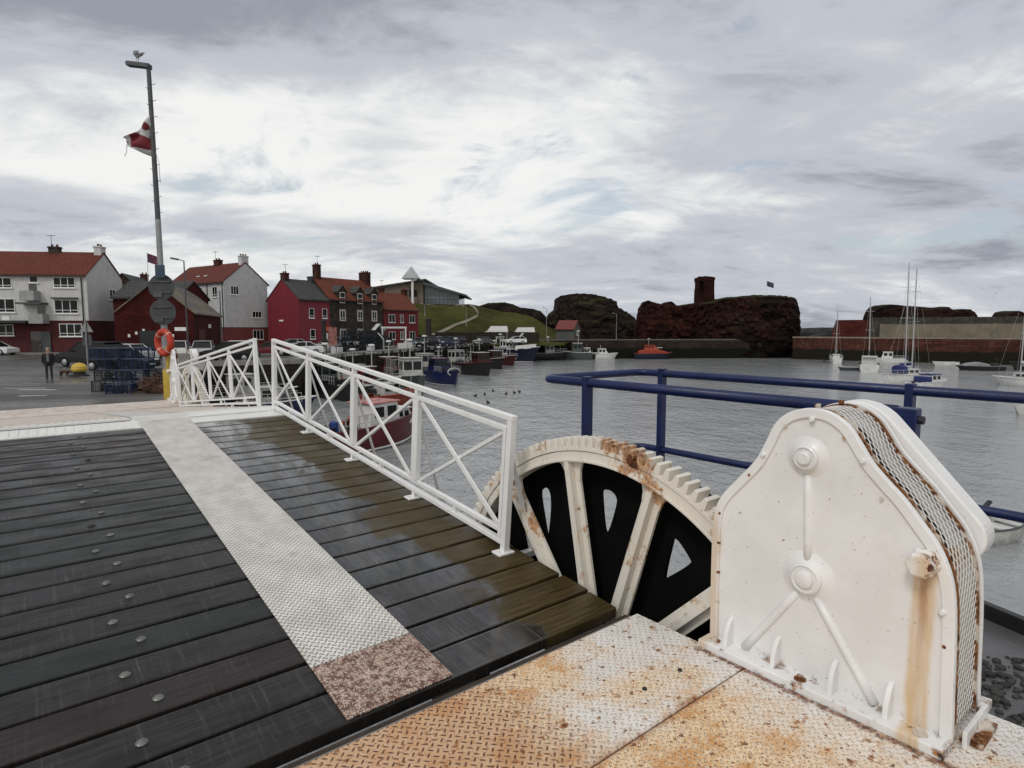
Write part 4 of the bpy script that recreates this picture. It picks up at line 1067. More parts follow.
# quay below the castle
m_darkq = mat_stone('weedy_dark_quay', (.030, .022, .018), (.045, .032, .026), (.014, .012, .010), 1.2, .5, (.008, .009, .006), -2.3)
b = MB(); b.prism_z([(3.6, 128.0), (20, 130.5), (40, 131.5), (56, 133), (60, 150), (3.6, 150)], WZ - 1, -.55); tag(b.build('castle_quay', m_darkq), 'dark weedy harbour wall below the rocks and castle', 'wall')
b = MB(); b.prism_z([(3.8, 128.3), (20, 130.8), (40, 131.8), (56, 133.3), (56, 134.2), (40, 132.7), (20, 131.7), (3.8, 129.2)], -.548, -.30); tag(b.build('quay_cope', M('dim_cope', (.11, .105, .095), .8, .2, 1)), kind='structure')

# ------------------------------------------------------------------ right-hand pier
m_pier = mat_stone('red_sandstone_blocks', (.062, .023, .017), (.105, .043, .030), (.028, .014, .011), 1.3, .5, (.014, .013, .008), -2.3, strength=1, patches=(.20, .15, .10))
m_pier2 = mat_stone('dark_red_sandstone', (.070, .016, .013), (.095, .025, .020), (.05, .016, .013), 1.1, .45)
m_pale = M('beige_concrete_wall', (.165, .145, .105), .85, .16, .5, .4, 5, dirt=(.13, .115, .085), dirt_at=.5)
m_greyst = mat_stone('grey_harbour_stone', (.060, .057, .048), (.09, .084, .070), (.03, .028, .024), .9, .35)
p0, p1 = Vector((60.6, 128.6)), Vector((92.5, 103.5)); pd = (p1 - p0).normalized(); pn = Vector((-pd.y, pd.x))
if pn.y < 0: pn = -pn
p2 = p1 + pd * 60
def P2(t, o): return tuple(p0 + pd * t + pn * o)
LT = (p1 - p0).length
b = MB(); b.prism_z([P2(-.5, -.0), P2(LT + 60, 0), P2(LT + 60, 45), P2(2, 45), P2(-1.5, 12)], WZ - 1, -.02); tag(b.build('pier', m_pier), 'red sandstone pier wall with dark weed at the waterline on the right', 'pier')
b = MB(); b.prism_z([P2(-.6, -.12), P2(LT + 60, -.12), P2(LT + 60, 3), P2(-.6, 3)], -.018, .26); tag(b.build('pier_cope', M('pier_cope_stone', (.20, .155, .12), .8, .2, .8)), kind='structure')
def dpx(pxv):      # distance along the pier at which a picture column meets it
    m = (pxv - 512) / 600
    t = (m * p0.y - p0.x) / (pd.x - m * pd.y); return t
def zat(t, o, y):
    q = p0 + pd * t + pn * o; return 1.68 + (330 - y) / 600 * q.y
# red blockhouse with a battered left side
t0, t1 = dpx(825.5), dpx(864); z1 = zat((t0 + t1) / 2, 4, 320)
b = MB()
a = [P2(t0, 4), P2(t1, 4), P2(t1, 11), P2(t0, 11)]; c = [P2(t0 + .9, 4.2), P2(t1, 4.2), P2(t1, 10.8), P2(t0 + .9, 10.8)]
b.skinrings([[b.v((*q, -.02)) for q in a], [b.v((*q, z1)) for q in c]]); tag(b.build('battery_wall', m_pier2), 'dark red stone battery with sloping left edge on the pier', 'wall')
b = MB(); b.prism_z([P2(t1 + .05, 3.6), P2(dpx(893), 3.6), P2(dpx(893), 9), P2(t1 + .05, 9)], -.02, zat(t1 + 2, 4, 317.5)); tag(b.build('stone_block', m_greyst), 'grey stone bastion between red battery and beige sea wall', 'wall')
b = MB(); b.prism_z([P2(dpx(876), 3.2), P2(LT + 60, 3.2), P2(LT + 60, 5.0), P2(dpx(876), 5.0)], -.02, zat(dpx(940), 3.5, 324)); tag(b.build('sea_wall', m_pale), 'beige stained concrete sea wall along the top of the pier', 'wall')
zs = zat(dpx(940), 3.5, 324)
b = MB(); b.prism_z([P2(dpx(893.3), 5.1), P2(LT + 60, 5.1), P2(LT + 60, 6.2), P2(dpx(893.3), 6.2)], -.02, zs + 1.3); 
for k in range(12):
    t = dpx(900) + k * 5.2; b.prism_z([P2(t, 4.85), P2(t + .6, 4.85), P2(t + .6, 5.09), P2(t, 5.09)], zs + .01, zs + 1.42)
tag(b.build('parapet', m_greyst), 'dark grey parapet with piers above the beige sea wall', 'wall')
rockmass('battery_ruin', 'dark ruined battery mound behind the parapet on the pier', 128, [(866, 332), (868, 318), (872, 311.5), (877, 307), (884, 304.8), (903, 306.5), (920, 308), (937, 308), (938.5, 307), (941, 309), (947, 311), (953, 309.5), (963, 309.5), (967, 312), (972.5, 316), (980, 322)], 9, 0, m_rockR, .5, .2, 'ruin', seed=31)
rockmass('battery_rubble', 'small dark rubble mound above the parapet near the right edge', 122, [(996, 324), (1000, 316), (1004, 312.5), (1010, 311), (1015, 313), (1019, 318), (1026, 324)], 6, 1, m_rockR, .4, .2, 'ruin', seed=41, nx=30)
rockmass('skerry', 'low dark distant skerry beyond the harbour mouth', 420, [(795, 333), (803, 329), (815, 328), (832, 327.5), (850, 328.5), (858, 333)], 40, WZ - 1, m_rockS, .8, .3, seed=51, nx=40)
rockmass('mouth_rock', 'dark rocks awash in the harbour mouth beside the pier end', 170, [(811, 337), (818, 334.5), (826, 333.5), (838, 334), (842, 338)], 8, WZ - 1, m_rockS, .6, .3, seed=61, nx=30)
# grey masonry wall on the hill foot
m_dwall = mat_stone('old_rubble_wall', (.034, .029, .023), (.052, .045, .036), (.018, .016, .013), .7, .3)
b = MB(); b.prism_z([(-15.5, 121), (5.5, 122.6), (5.6, 123.4), (-15.6, 121.8)], GZ - .2, 1.25); bmesh.ops.subdivide_edges(b.bm, edges=b.bm.edges[:], cuts=4)
for v_ in b.bm.verts: v_.co.z += .35 * mnoise.noise(v_.co * .25) if v_.co.z > .8 else 0
tag(b.build('stone_wall', m_dwall), 'old rubble wall at the foot of the green slope', 'wall')
b = MB(); b.prism_z([(-21, 112.5), (-4, 114), (-4.1, 114.6), (-21.1, 113.1)], GZ - .2, .75); tag(b.build('stone_wall', m_dwall), 'lower rubble wall just behind the fishing quay', 'wall')
# small shed with red roof on the far quay
rt = house('quay_shed', 'small grey shed with bright red roof in front of the dark outcrop', (9.6, 131.5, -.55), R(-28), 4.2, 3.8, 2.5, 4.2, M('dim_green_render', (.075, .08, .072), .8, .1, 2), M('red_sheet_roof', (.13, .022, .017), .5, .12, 1.5), cat='shed'); dm = (4.2, 3.8)
door(rt, dm, 'F', 2.0, 1.0, 2.0, m_darkgrey); window(rt, dm, 'R', 1.9, 1.1, .9, .8, 2, False)
# ------------------------------------------------------------------ vehicles
def paint(name, col, rough=.25): return M(name, col, rough, .06, 2, spec=.6)
c_white = paint('white_car_paint', (.66, .67, .67)); c_silver = paint('silver_car_paint', (.40, .41, .42)); c_black = M('black_car_paint', (.008, .008, .009), .3, .06, 2, spec=.3); c_navy = paint('navy_car_paint', (.014, .020, .045)); c_red = paint('dark_red_car_paint', (.12, .012, .014)); c_grey = paint('grey_car_paint', (.10, .105, .11))
m_plate = M('plain_number_plate', (.62, .58, .36), .5, .05, 4)
def car(label, loc, rz, mat, kind='hatch', name='parked_car', group='cars parked along the quay', cat='car'):
    rt = thing(name, label, cat, loc, rz, group)
    if kind == 'hatch': L, Wd, H = 4.1, 1.74, 1.48; bp = [(0, .52), (.02, .74), (.55, .86), (1.15, .94), (3.8, .98), (4.02, .92), (4.1, .6)]; cab = (.95, 1.75, 3.35, 4.0)
    elif kind == 'suv': L, Wd, H = 4.5, 1.84, 1.68; bp = [(0, .55), (.03, .85), (.5, .98), (1.2, 1.06), (4.2, 1.10), (4.42, 1.0), (4.5, .6)]; cab = (1.05, 1.8, 3.75, 4.4)
    elif kind == 'van': L, Wd, H = 5.2, 1.95, 2.25; bp = [(0, .55), (.05, .95), (.7, 1.15), (1.0, 1.25), (5.1, 1.30), (5.18, 1.2), (5.2, .6)]; cab = (.85, 1.55, 5.0, 5.15)
    else: L, Wd, H = 4.5, 1.78, 1.43; bp = [(0, .5), (.02, .7), (.6, .84), (1.3, .92), (3.5, .98), (4.4, .94), (4.5, .6)]; cab = (1.15, 1.95, 3.1, 3.95)
    zb = .22
    # body: side outline with wheel arches, tucked in at sill and shoulder
    ww = .34; wx = (.78, L - .86)
    low = []
    for x in wx[::-1]:
        low += [(x + ww * math.cos(t), .30 + ww * math.sin(t)) for t in [math.pi * k / 8 for k in range(9)]]
    poly = bp + [(L - .02, zb + .08), (L - .12, zb)] + [(x, max(z, zb)) for x, z in low] + [(.12, zb), (.0, zb + .1)]
    b = MB(); hw = Wd / 2
    def yy(z): return hw - .03 - .10 * max(0, (z - .6)) ** 1.2 - (.05 if z < .3 else 0)
    b.prism(poly, lambda p: (p[0], -yy(p[1]), p[1]), lambda p: (p[0], yy(p[1]), p[1]))
    b.build('body', mat, rt, bevel=.04)
    zs = [.93 if kind != 'van' else 1.26, H - .05]
    if kind == 'suv': zs[0] = 1.05
    x0, x1, x2, x3 = cab; wb, wt = hw - .10, hw - .24
    b = MB()
    A_ = [b.v((x0, -wb, zs[0])), b.v((x3, -wb, zs[0])), b.v((x3, wb, zs[0])), b.v((x0, wb, zs[0]))]; B_ = [b.v((x1, -wt, zs[1])), b.v((x2, -wt, zs[1])), b.v((x2, wt, zs[1])), b.v((x1, wt, zs[1]))]
    b.skinrings([A_, B_]); b.build('windows', m_glass if kind != 'van' else mat, rt, bevel=.03)
    b = MB(); b.box2((x1 - .10, -wt - .015, zs[1] - .004), (x2 + .12, wt + .015, zs[1] + .045))
    for s in (1, -1):
        b.bar((x0 - .02, s * wb, zs[0]), (x1, s * wt, zs[1]), .06, .05); b.bar((x3 + .02, s * wb, zs[0]), (x2, s * wt, zs[1]), .08, .06)
        xm = (x1 + x2) / 2 + .15; b.bar((xm, s * (wb + .004), zs[0]), (xm, s * (wt + .006), zs[1]), .08, .03)
    b.build('roof', mat, rt, bevel=.02)
    if kind == 'van':
        b = MB(); A_ = [(x0 - .03, .72, 1.32), (x0 - .03, -.72, 1.32), (x1 - .08, -.62, 2.1), (x1 - .08, .62, 2.1)]; b.quad(*A_); b.build('windscreen', m_glass, rt)
    for x in wx:
        for s in (1, -1):
            b = MB(); b.lathe([(.16, 0), (.29, .0), (.31, .03), (.31, .15), (.28, .18), (.2, .18)], (x, s * (hw - .20), .31), (0, s, 0), 18); w = b.build('wheel', m_tyre, rt, smooth=True)
            b = MB(); b.lathe([(.20, 0), (.185, .012), (.05, .02)], (x, s * (hw - .018), .31), (0, s, 0), 12); b.build('rim', m_rim, w, smooth=True)
    for s in (1, -1):
        b = MB(); b.box((.10, s * (hw - .34), .70 if kind != 'suv' else .82), (.16, .36, .14)); b.build('headlight', m_lampglass, rt, bevel=.03)
        b = MB(); b.box((L - .06, s * (hw - .25), .80), (.12, .22, .24)); b.build('tail_light', m_tail, rt, bevel=.02)
        b = MB(); b.box((x0 + .45, s * (hw + .04), zs[0] + .04), (.12, .16, .12)); b.build('mirror', mat, rt, bevel=.02)
    b = MB(); b.box((L - .0, 0, .62), (.03, .5, .11)); b.build('number_plate', m_plate, rt); b = MB(); b.box((-.005, 0, .42), (.03, .5, .11)); b.build('number_plate', m_frame, rt)
    return rt
def gp(px, Y, z=GZ): return ((px - 512) / 600 * Y, Y, z)
car('white car cut by the left edge of the picture', gp(14, 64), R(180), c_white)
car('dark grey suv parked facing left in front of the white block', (-33.4, 45.0, GZ), R(-12), c_black, 'suv').scale = (1.08, 1.08, 1.08)
car('pale silver estate car behind the blue creels', (-31.0, 51.5, GZ), R(-20), c_white, 'hatch').rotation_euler = (0, 0, R(158))
car('white hatchback first in the row before the red shed, beside the lamp post', (-30.6, 54.5, GZ), R(112), c_white, 'suv')
car('silver saloon with dark windscreen, middle of the row before the red shed', (-28.0, 54.0, GZ), R(112), c_silver, 'suv')
car('pale hatchback last in the row before the red shed', (-25.2, 54.5, GZ), R(108), c_white, 'suv')
car('black saloon behind the far railing, nearest to the bridge', (-26.6, 51.6, GZ), R(8), c_black, 'suv')
car('dark red car half hidden by the railing top before the salmon wall', (-27.2, 62, GZ), R(15), c_red)
car('white van low behind the railing before the crimson house', (-24.8, 64, GZ), R(25), c_white, 'saloon')
car('silver saloon parked before the crimson house door', (-25.6, 76, GZ), R(10), c_silver, 'saloon')
car('dark saloon with pale roof at the corner of the crimson house', (-27.3, 82, GZ), R(20), c_grey, 'hatch')
car('white estate parked before the dark stone house', (-22.6, 90, GZ), R(190), c_white, 'suv')
car('black pickup sized van under the pale gantry on the quay', (-13.4, 87, GZ), R(70), c_black, 'suv')
car('navy van beside white tubs on the quay edge', (-11.2, 93, GZ), R(60), c_navy, 'suv')
car('dark hatchback before the low red house', (-17.5, 98, GZ), R(30), c_grey)
car('black car on the quay behind the blue boat', (-10.0, 103, GZ), R(70), c_black)
car('dark grey car further along the quay by the rubble wall', (-6.5, 109, GZ), R(60), c_grey, 'saloon')
car('white car at the foot of the green slope', (-1.2, 117, GZ), R(20), c_white)
for k, (x, l) in enumerate(((-3.6, 'left one of two white camper vans showing over the rubble wall'), (2.2, 'right one of two white camper vans showing over the rubble wall'))):
    car(l, (x - 2.5, 129.5 + k * .4, hill(x, 129.5) + .05), R(3), c_white, 'van', 'camper_van', 'camper vans behind the rubble wall', 'van')

car('dark saloon half hidden between creels and lamp post', (-24.0, 40.0, GZ), R(175), c_black, 'saloon')
car('grey hatchback parked left of the net shed door', (-35.2, 53.5, GZ), R(115), c_grey)
car('silver car between the salmon wall and the crimson gable', (-31.5, 80, GZ), R(35), c_silver)

car('black hatchback close under the dark stone house porch', (-22.6, 97.5, GZ), R(60), c_black)
car('silver hatchback at the gable of the low red house', (-15.0, 107, GZ), R(40), c_silver)
car('red car between the gantry and the tall dark stack', (-12.3, 98.5, GZ), R(55), c_red)

# ------------------------------------------------------------------ person and dog
def person(label, loc, rz):
    rt = thing('person', label, 'person', loc, rz)
    k = 1.0
    V = [(0, 0, .90), (0, .01, 1.12), (0, .015, 1.34), (0, .01, 1.44), (0, -.01, 1.53), (0, -.015, 1.64),        # spine, neck, head
         (.10, 0, .86), (.105, -.01, .48), (.11, .015, .09), (.12, -.11, .03), (-.10, 0, .86), (-.105, -.01, .48), (-.11, .015, .09), (-.12, -.11, .03),
         (.19, .01, 1.36), (.23, .03, 1.10), (.232, -.02, .86), (.23, -.05, .76), (-.19, .01, 1.36), (-.23, .03, 1.10), (-.232, -.02, .86), (-.23, -.05, .76), (0, -.115, 1.585)]
    E_ = [(0, 1), (1, 2), (2, 3), (3, 4), (4, 5), (0, 6), (6, 7), (7, 8), (8, 9), (0, 10), (10, 11), (11, 12), (12, 13), (2, 14), (14, 15), (15, 16), (16, 17), (2, 18), (18, 19), (19, 20), (20, 21), (4, 22)]
    r = [.15, .145, .16, .07, .095, .085, .095, .065, .05, .045, .095, .065, .05, .045, .07, .05, .038, .04, .07, .05, .038, .04, .02]
    n = N('person_skin_and_trousers'); z = n.xyz(n.coord())[2]
    m = n.out(n.mix(n.step(z, .84, .86), n.mix(n.step(z, .085, .095), (.012, .011, .01), (.020, .021, .026)), (.42, .24, .17)), .7)
    skin('body', V, E_, r, m, rt)
    Vc = [(0, .0, .72), (0, .005, 1.0), (0, .015, 1.30), (0, .02, 1.42), (.20, .01, 1.36), (.235, .03, 1.10), (.235, -.02, .86), (-.20, .01, 1.36), (-.235, .03, 1.10), (-.235, -.02, .86)]
    skin('coat', Vc, [(0, 1), (1, 2), (2, 3), (2, 4), (4, 5), (5, 6), (2, 7), (7, 8), (8, 9)], [(.235, .18), (.205, .16), (.20, .15), .09, .105, .082, .07, .105, .082, .07], M('dark_coat', (.016, .016, .018), .85, .2, 5, .3, 40), rt)
    b = MB(); b.prism_y([(-.05, .98), (-.055, 1.38), (0, 1.42), (.055, 1.38), (.05, .98)], -.185, -.13); b.build('shirt', M('grey_jumper', (.16, .17, .17), .8, .15, 8), rt, bevel=.01)
    b = MB(); b.ball((0, .012, 1.665), .098, (1.0, 1.08, .72), 3); b.build('hair', M('fair_hair', (.36, .27, .18), .7, .2, 20), rt, smooth='all')
    b = MB()
    for s in (1, -1): b.ball((s * .033, -.098, 1.60), .009, (1, .6, 1), 1)
    b.build('eyes', m_darksteel, rt)
    return rt
person('person in dark knee length coat and trousers standing on the asphalt', (-25.05, 32.4, GZ), R(30))
dg = thing('dog', 'small brown dog sniffing at the yellow mooring bollard', 'dog', (-25.9, 34.4, GZ), R(0))
Vd = [(0, 0, .36), (.25, 0, .37), (.44, 0, .36), (.55, 0, .38), (.66, 0, .33), (.76, 0, .29), (-.12, 0, .40), (-.22, 0, .46),
      (.40, .07, .30), (.40, .075, .16), (.42, .075, .02), (.40, -.07, .30), (.38, -.075, .16), (.40, -.075, .02),
      (.02, .08, .30), (-.06, .085, .17), (-.03, .085, .02), (.02, -.08, .30), (-.02, -.085, .17), (.01, -.085, .02), (.60, .055, .42), (.60, -.055, .42)]
skin('body', Vd, [(0, 1), (1, 2), (2, 3), (3, 4), (4, 5), (0, 6), (6, 7), (2, 8), (8, 9), (9, 10), (2, 11), (11, 12), (12, 13), (0, 14), (14, 15), (15, 16), (0, 17), (17, 18), (18, 19), (4, 20), (4, 21)],
     [.12, .115, .135, .085, .07, .035, .03, .015, .06, .035, .03, .06, .035, .03, .07, .04, .03, .07, .04, .03, .022, .022], M('brown_dog_fur', (.065, .032, .022), .9, .35, 9, .4, 50), dg)
dg.scale = (.85, .85, .85)

bo = thing('mooring_bollard', 'squat yellow topped mooring bollard on the car park', 'bollard', (-25.0, 34.6, GZ), 0)
m_yel = M('yellow_paint', (.50, .35, .05), .5, .15, 4, dirt=(.30, .20, .04), dirt_at=.62)
b = MB(); b.lathe([(.42, 0), (.40, .1), (.26, .16), (.24, .34)], n=24); b.build('base', M('black_iron', (.015, .014, .014), .6, .3, 5), bo, smooth=True)
b = MB(); b.lathe([(.30, .30), (.34, .36), (.35, .50), (.33, .53), (.34, .56), (.26, .70), (.12, .78), (.01, .80)], n=24); b.build('cap', m_yel, bo, smooth=True)
bo.scale = (1.15, 1.15, 1.0)

# ------------------------------------------------------------------ creels
m_crf = M('blue_creel_frame', (.005, .019, .058), .55, .25, 6); m_crb = M('dark_creel_frame', (.018, .022, .030), .7, .3, 6); m_net = M('dark_creel_netting', (.022, .026, .030), .9, .5, 12); m_netb = M('blue_creel_netting', (.007, .022, .06), .8, .4, 12)
def creel_mesh(mf, mn):
    rt = thing('lobster_creel', 'x', 'lobster creel', (0, 0, 0), 0)
    l, w, h = .48, .30, .205
    b = MB(); P = lambda a, c, e: (a * l, c * w, h + e * h)
    E_ = []
    for s in (1, -1):
        for t in (1, -1):
            E_ += [((-1, s, t), (1, s, t)), ((s, -1, t), (s, 1, t)), ((s, t, -1), (s, t, 1))]
    E_ += [((0, -1, -1), (0, -1, 1)), ((0, 1, -1), (0, 1, 1)), ((0, -1, 1), (0, 1, 1)), ((0, -1, -1), (0, 1, -1))]
    for a, c in E_: b.cyl(P(*a), P(*c), .022, None, 6)
    b.build('frame', mf, rt)
    b = MB(); st = .055
    def grid(o, u, v, nu, nv):
        o, u, v = Vector(o), Vector(u), Vector(v)
        for i in range(1, nu): b.bar(o + u * (i / nu), o + u * (i / nu) + v, .007, .007)
        for j in range(1, nv): b.bar(o + v * (j / nv), o + v * (j / nv) + u, .007, .007)
    for s in (1, -1):
        grid((-l, s * w, 0), (2 * l, 0, 0), (0, 0, 2 * h), 15, 7); grid((s * l, -w, 0), (0, 2 * w, 0), (0, 0, 2 * h), 9, 7)
    grid((-l, -w, 2 * h), (2 * l, 0, 0), (0, 2 * w, 0), 15, 9)
    b.build('netting', mn, rt)
    b = MB(); b.lathe([(.16, -.28), (.075, -.05), (.08, .0)], (0.0, 0, h), (0, 1, 0), 12); b.box2((-.3, -.1, .02), (.2, .12, .09)); b.build('entry_funnel', m_net, rt)
    return rt
cb = creel_mesh(m_crf, m_netb); cd = creel_mesh(m_crb, m_net)
first = {id(cb): True, id(cd): True}
def put(proto, loc, rz, label, group='lobster creels stacked on the quay', sc_=1.0):
    if first[id(proto)]: o = proto; first[id(proto)] = False
    else: o = copy_tree(proto)
    o.location = loc; o.rotation_euler = (0, 0, rz); o['label'] = label; o['group'] = group; o.scale = (sc_,) * 3
    return o
cx, cy = -17.1, 26.2; k = 0
rowname = ('bottom', 'second', 'third', 'top'); colname = ('left', 'middle', 'right')
for lev in range(4):
    for c in range(3):
        if c == 2 and lev > 1: continue
        pr = cb if (lev >= 2 or (c == 1 and lev > 0)) else cd
        put(pr, (cx + (c - .55) * 1.07 + (.08 if lev > 1 else 0) + rng.uniform(-.05, .05), cy + .2 * ((c * 5 + lev) % 3), GZ + lev * .475), R(rng.uniform(-9, 9) + 4), ('blue' if pr is cb else 'dark') + ' lobster creel, %s of the %s column in the stack by the lamp post' % (rowname[lev], colname[c]), sc_=1.13)
put(cb, (cx + .55, cy - .9, GZ), R(12), 'blue lobster creel on the ground at the front of the creel stack', sc_=1.0)
# heap of brown rope
b = MB(); rr = random.Random(3)
for k in range(34):
    x, y = rr.uniform(-1.0, 1.1), rr.uniform(-.5, .5); z = .05 + .75 * max(0, 1 - (x / 1.25) ** 2 - (y / .8) ** 2) * rr.uniform(.25, 1)
    r_ = rr.uniform(.18, .42); tl = rr.uniform(-.5, .5); ph = rr.uniform(0, 6)
    b.tube([(x + r_ * math.cos(t + ph), y + r_ * .8 * math.sin(t + ph), z + tl * r_ * math.sin(t * 1.0) + .05 * math.sin(3 * t)) for t in [2 * math.pi * i / 14 for i in range(14)]], .024, 5, True)
b.ball((0, 0, .18), .5, (1.9, 1.0, .7), 2)
o = b.build('rope_heap', m_rope); o.location = (-14.9, 25.6, GZ); tag(o, 'heap of tangled brown rope between the creels and the far gear housing', 'rope')
o = MB().ball((0, 0, .16), .17, (1, 1, .95), 2).build('net_float', M('pink_red_float', (.40, .07, .05), .5, .1, 6), smooth='all'); o.location = (-10.9, 19.6, GZ + .3 - .3); tag(o, 'pinkish red net float on the ground behind the far gear housing', 'float')

# ------------------------------------------------------------------ lamp post with flag, gull, signs, lifebuoy
LPx = thing('lamp_post', 'tall grey lamp post with short flat lantern, leaning a little, foreground quay', 'lamp post', (-10.66, 18.5, GZ), R(0))
b = MB(); b.cyl((0, 0, 0), (0, 0, 1.3), .12, .115, 16); b.cyl((0, 0, 1.3), (.0, 0, 6.0), .095, .078, 16); b.build('pole', m_grey, LPx, smooth=True)
b = MB(); b.cyl((0, 0, 6.002), (-.02, 0, 10.4), .075, .060, 16)
for k in range(26):      # the tufts of old cable ties up the pole
    z = 6.2 + k * .155; a = k * 2.1; b.bar((.05 * math.cos(a), .05 * math.sin(a), z), (.15 * math.cos(a), .15 * math.sin(a), z + .03), .012, .012)
b.build('upper_pole', m_darkgrey, LPx, smooth=True)
b = MB(); b.bar((.06, 0, 10.42), (-.22, 0, 10.46), .10, .10); b.build('bracket', m_darkgrey, LPx)
b = MB(); b.prism_y([(.04, 10.36), (.04, 10.5), (-.2, 10.53), (-.60, 10.58), (-.66, 10.54), (-.64, 10.45), (-.2, 10.40)], -.10, .10); b.build('lantern', m_darkgrey, LPx, bevel=.02)
LPx.rotation_euler = (0, R(-.35), 0)
fl = thing('flag', 'ragged red and white flag with a red disc tied to the lamp post', 'flag', (-10.62, 18.5, GZ), 0)
def mat_flag():
    n = N('red_white_flag'); x, y, z = n.xyz(n.coord())
    # local: x from the pole (0) to the left (-), z up
    w = n.math('MULTIPLY', n.math('SUBTRACT', n.noise(None, 3, 3), .5), .12)
    s = n.math('ADD', n.math('ADD', z, n.math('MULTIPLY', x, .37)), w)
    red = n.math('MULTIPLY', n.math('MULTIPLY', n.step(s, 8.34, 8.30), n.step(n.math('ADD', z, n.math('MULTIPLY', x, .15)), 7.99, 8.02)), n.step(x, -.80, -.76))
    dx = n.math('ADD', x, .25); dz = n.math('SUBTRACT', z, 8.69); r_ = n.math('SQRT', n.math('ADD', n.math('POWER', dx, 2), n.math('POWER', dz, 2)))
    disc = n.step(r_, .12, .10)
    f = n.math('MAXIMUM', red, disc)
    return n.out(n.mix(f, (.50, .49, .49), (.14, .010, .016)), .8)
b = MB(); nu, nv = 16, 14; GG = []
for i in range(nu + 1):
    u = i / nu; row = []
    for j in range(nv + 1):
        v = j / nv
        zt = 9.0 - .62 * u ** .85; zb_ = 7.86 + .34 * u ** 1.6
        z = zb_ + (zt - zb_) * v if u < .85 else zb_ + (zt - zb_) * v
        y = .09 * math.sin(u * 7 + v * 4) + .05 * math.sin(u * 3 - v * 9)
        row.append(b.v((-.09 - .82 * u + .05 * math.sin(v * 6 + u * 4) * u, y - .03, z)))
    GG.append(row)
for i in range(nu):
    for j in range(nv): b.face([GG[i][j], GG[i + 1][j], GG[i + 1][j + 1], GG[i][j + 1]])
o = b.build('cloth', mat_flag(), fl, smooth='all'); sd = o.modifiers.new('t', 'SOLIDIFY'); sd.thickness = .006
b = MB(); b.tube([(-.9, .02, 8.2), (-.93, .03, 8.0), (-.99, .02, 7.86)], .012, 5); b.tube([(-.05, 0, 8.02), (.04, 0, 7.7), (.0, .09, 7.1)], .01, 5); b.build('cord', m_frame, fl)
def gull(label, loc, rz, flying=False):
    rt = thing('gull', label, 'bird', loc, rz)
    V = [(0, 0, .20), (.10, 0, .22), (.19, 0, .29), (.235, 0, .345), (.29, 0, .34), (-.12, 0, .185), (-.26, 0, .17)]
    E_ = [(0, 1), (1, 2), (2, 3), (3, 4), (0, 5), (5, 6)]; r = [.085, .075, .045, .042, .012, .05, .018]
    if not flying:
        V += [(.02, .03, .10), (.02, .03, .0), (.02, -.03, .10), (.02, -.03, .0)]; E_ += [(0, 7), (7, 8), (0, 9), (9, 10)]; r += [.012, .009, .012, .009]
    n = N('gull_plumage'); z = n.xyz(n.coord())[2]; m = n.out(n.mix(n.step(z, .20, .23), (.50, .50, .50), (.32, .33, .34)), .8)
    skin('body', V, E_, r, m, rt)
    b = MB()
    for s in (1, -1):
        if flying: b.prism_z([(.08, s * .04), (.02, s * .35), (-.10, s * .68), (-.08, s * .35), (-.10, s * .05)], .23, .245)
        else: b.prism([(.1, .26), (-.02, .285), (-.34, .19), (-.15, .16), (.05, .17)], lambda p: (p[0], s * .070, p[1]), lambda p: (p[0], s * .086, p[1]))
    b.build('wings', M('gull_wing_grey', (.20, .21, .22), .8, .1, 8), rt)
    return rt
gull('gull perched on the lantern of the tall lamp post', (-11.05, 18.5, 9.57), R(140))
g_ = gull('gull flying in the grey sky at the right', ((991 - 512) / 600 * 110, 110, 1.68 + 35 / 600 * 110), R(60), True)
m_signback = M('dull_sign_back', (.055, .058, .062), .55, .15, 4, metal=.3)
def round_sign(label, z):
    rt = thing('road_sign', label, 'sign', (-10.62, 18.40, GZ), R(4), 'round signs seen from behind on the lamp post')
    b = MB(); b.cyl((-.02, .0, z), (-.02, .012, z), .385, None, 32); b.build('plate', m_signback, rt)
    b = MB(); b.box2((-.30, -.035, z - .18), (.26, -.001, z - .14)); b.box2((-.30, -.035, z + .14), (.26, -.001, z + .18)); b.box2((-.26, -.03, z - .30), (-.0, -.002, z - .12)); b.build('fixing_channel', m_darkgrey, rt)
round_sign('upper round road sign back on the tall lamp post', 3.98); round_sign('lower round road sign back on the tall lamp post', 3.22)
b = MB(); b.box2((-.22, -.05, 0), (0.06, 0, .38)); o = b.build('notice_plate', M('faded_blue_plate', (.030, .050, .085), .5, .2, 3), bevel=.008); o.location = (-10.54, 18.36, 3.25); tag(o, 'small faded blue plate above the round signs on the lamp post', 'sign')
lb = thing('lifebuoy_post', 'yellow lifebuoy post behind the far gear housing', 'post', (-9.95, 17.35, GZ), 0)
b = MB(); b.cyl((0, 0, 0), (0, 0, 2.2), .06, None, 12); b.box2((-.16, -.03, .55), (.16, .03, 1.55)); b.build('post', m_yel, lb)
b = MB(); Rr = .29
b.skinrings([b.ring((Rr * math.cos(t), 0, Rr * math.sin(t)), (-math.sin(t), 0, math.cos(t)), .088, 12, (0, 1, 0)) for t in [2 * math.pi * k / 36 for k in range(36)]], True, True)
ly = thing('lifebuoy', 'bright orange lifebuoy hanging on its yellow post', 'lifebuoy', (-9.93, 17.17, 1.32), R(-26))
b.build('ring', M('orange_lifebuoy', (.42, .036, .012), .4, .10, 5), ly, smooth='all')
b = MB()
for k in range(4):
    t = R(45 + 90 * k); b.skinrings([b.ring((Rr * math.cos(t + d_), 0, Rr * math.sin(t + d_)), (-math.sin(t), 0, math.cos(t)), .091, 12, (0, 1, 0)) for d_ in (-.07, .07)])
b.build('reflective_band', M('grey_reflective_tape', (.50, .28, .24), .4, .1, 6), ly)
ly.scale = (1.0, 1, 1.08)
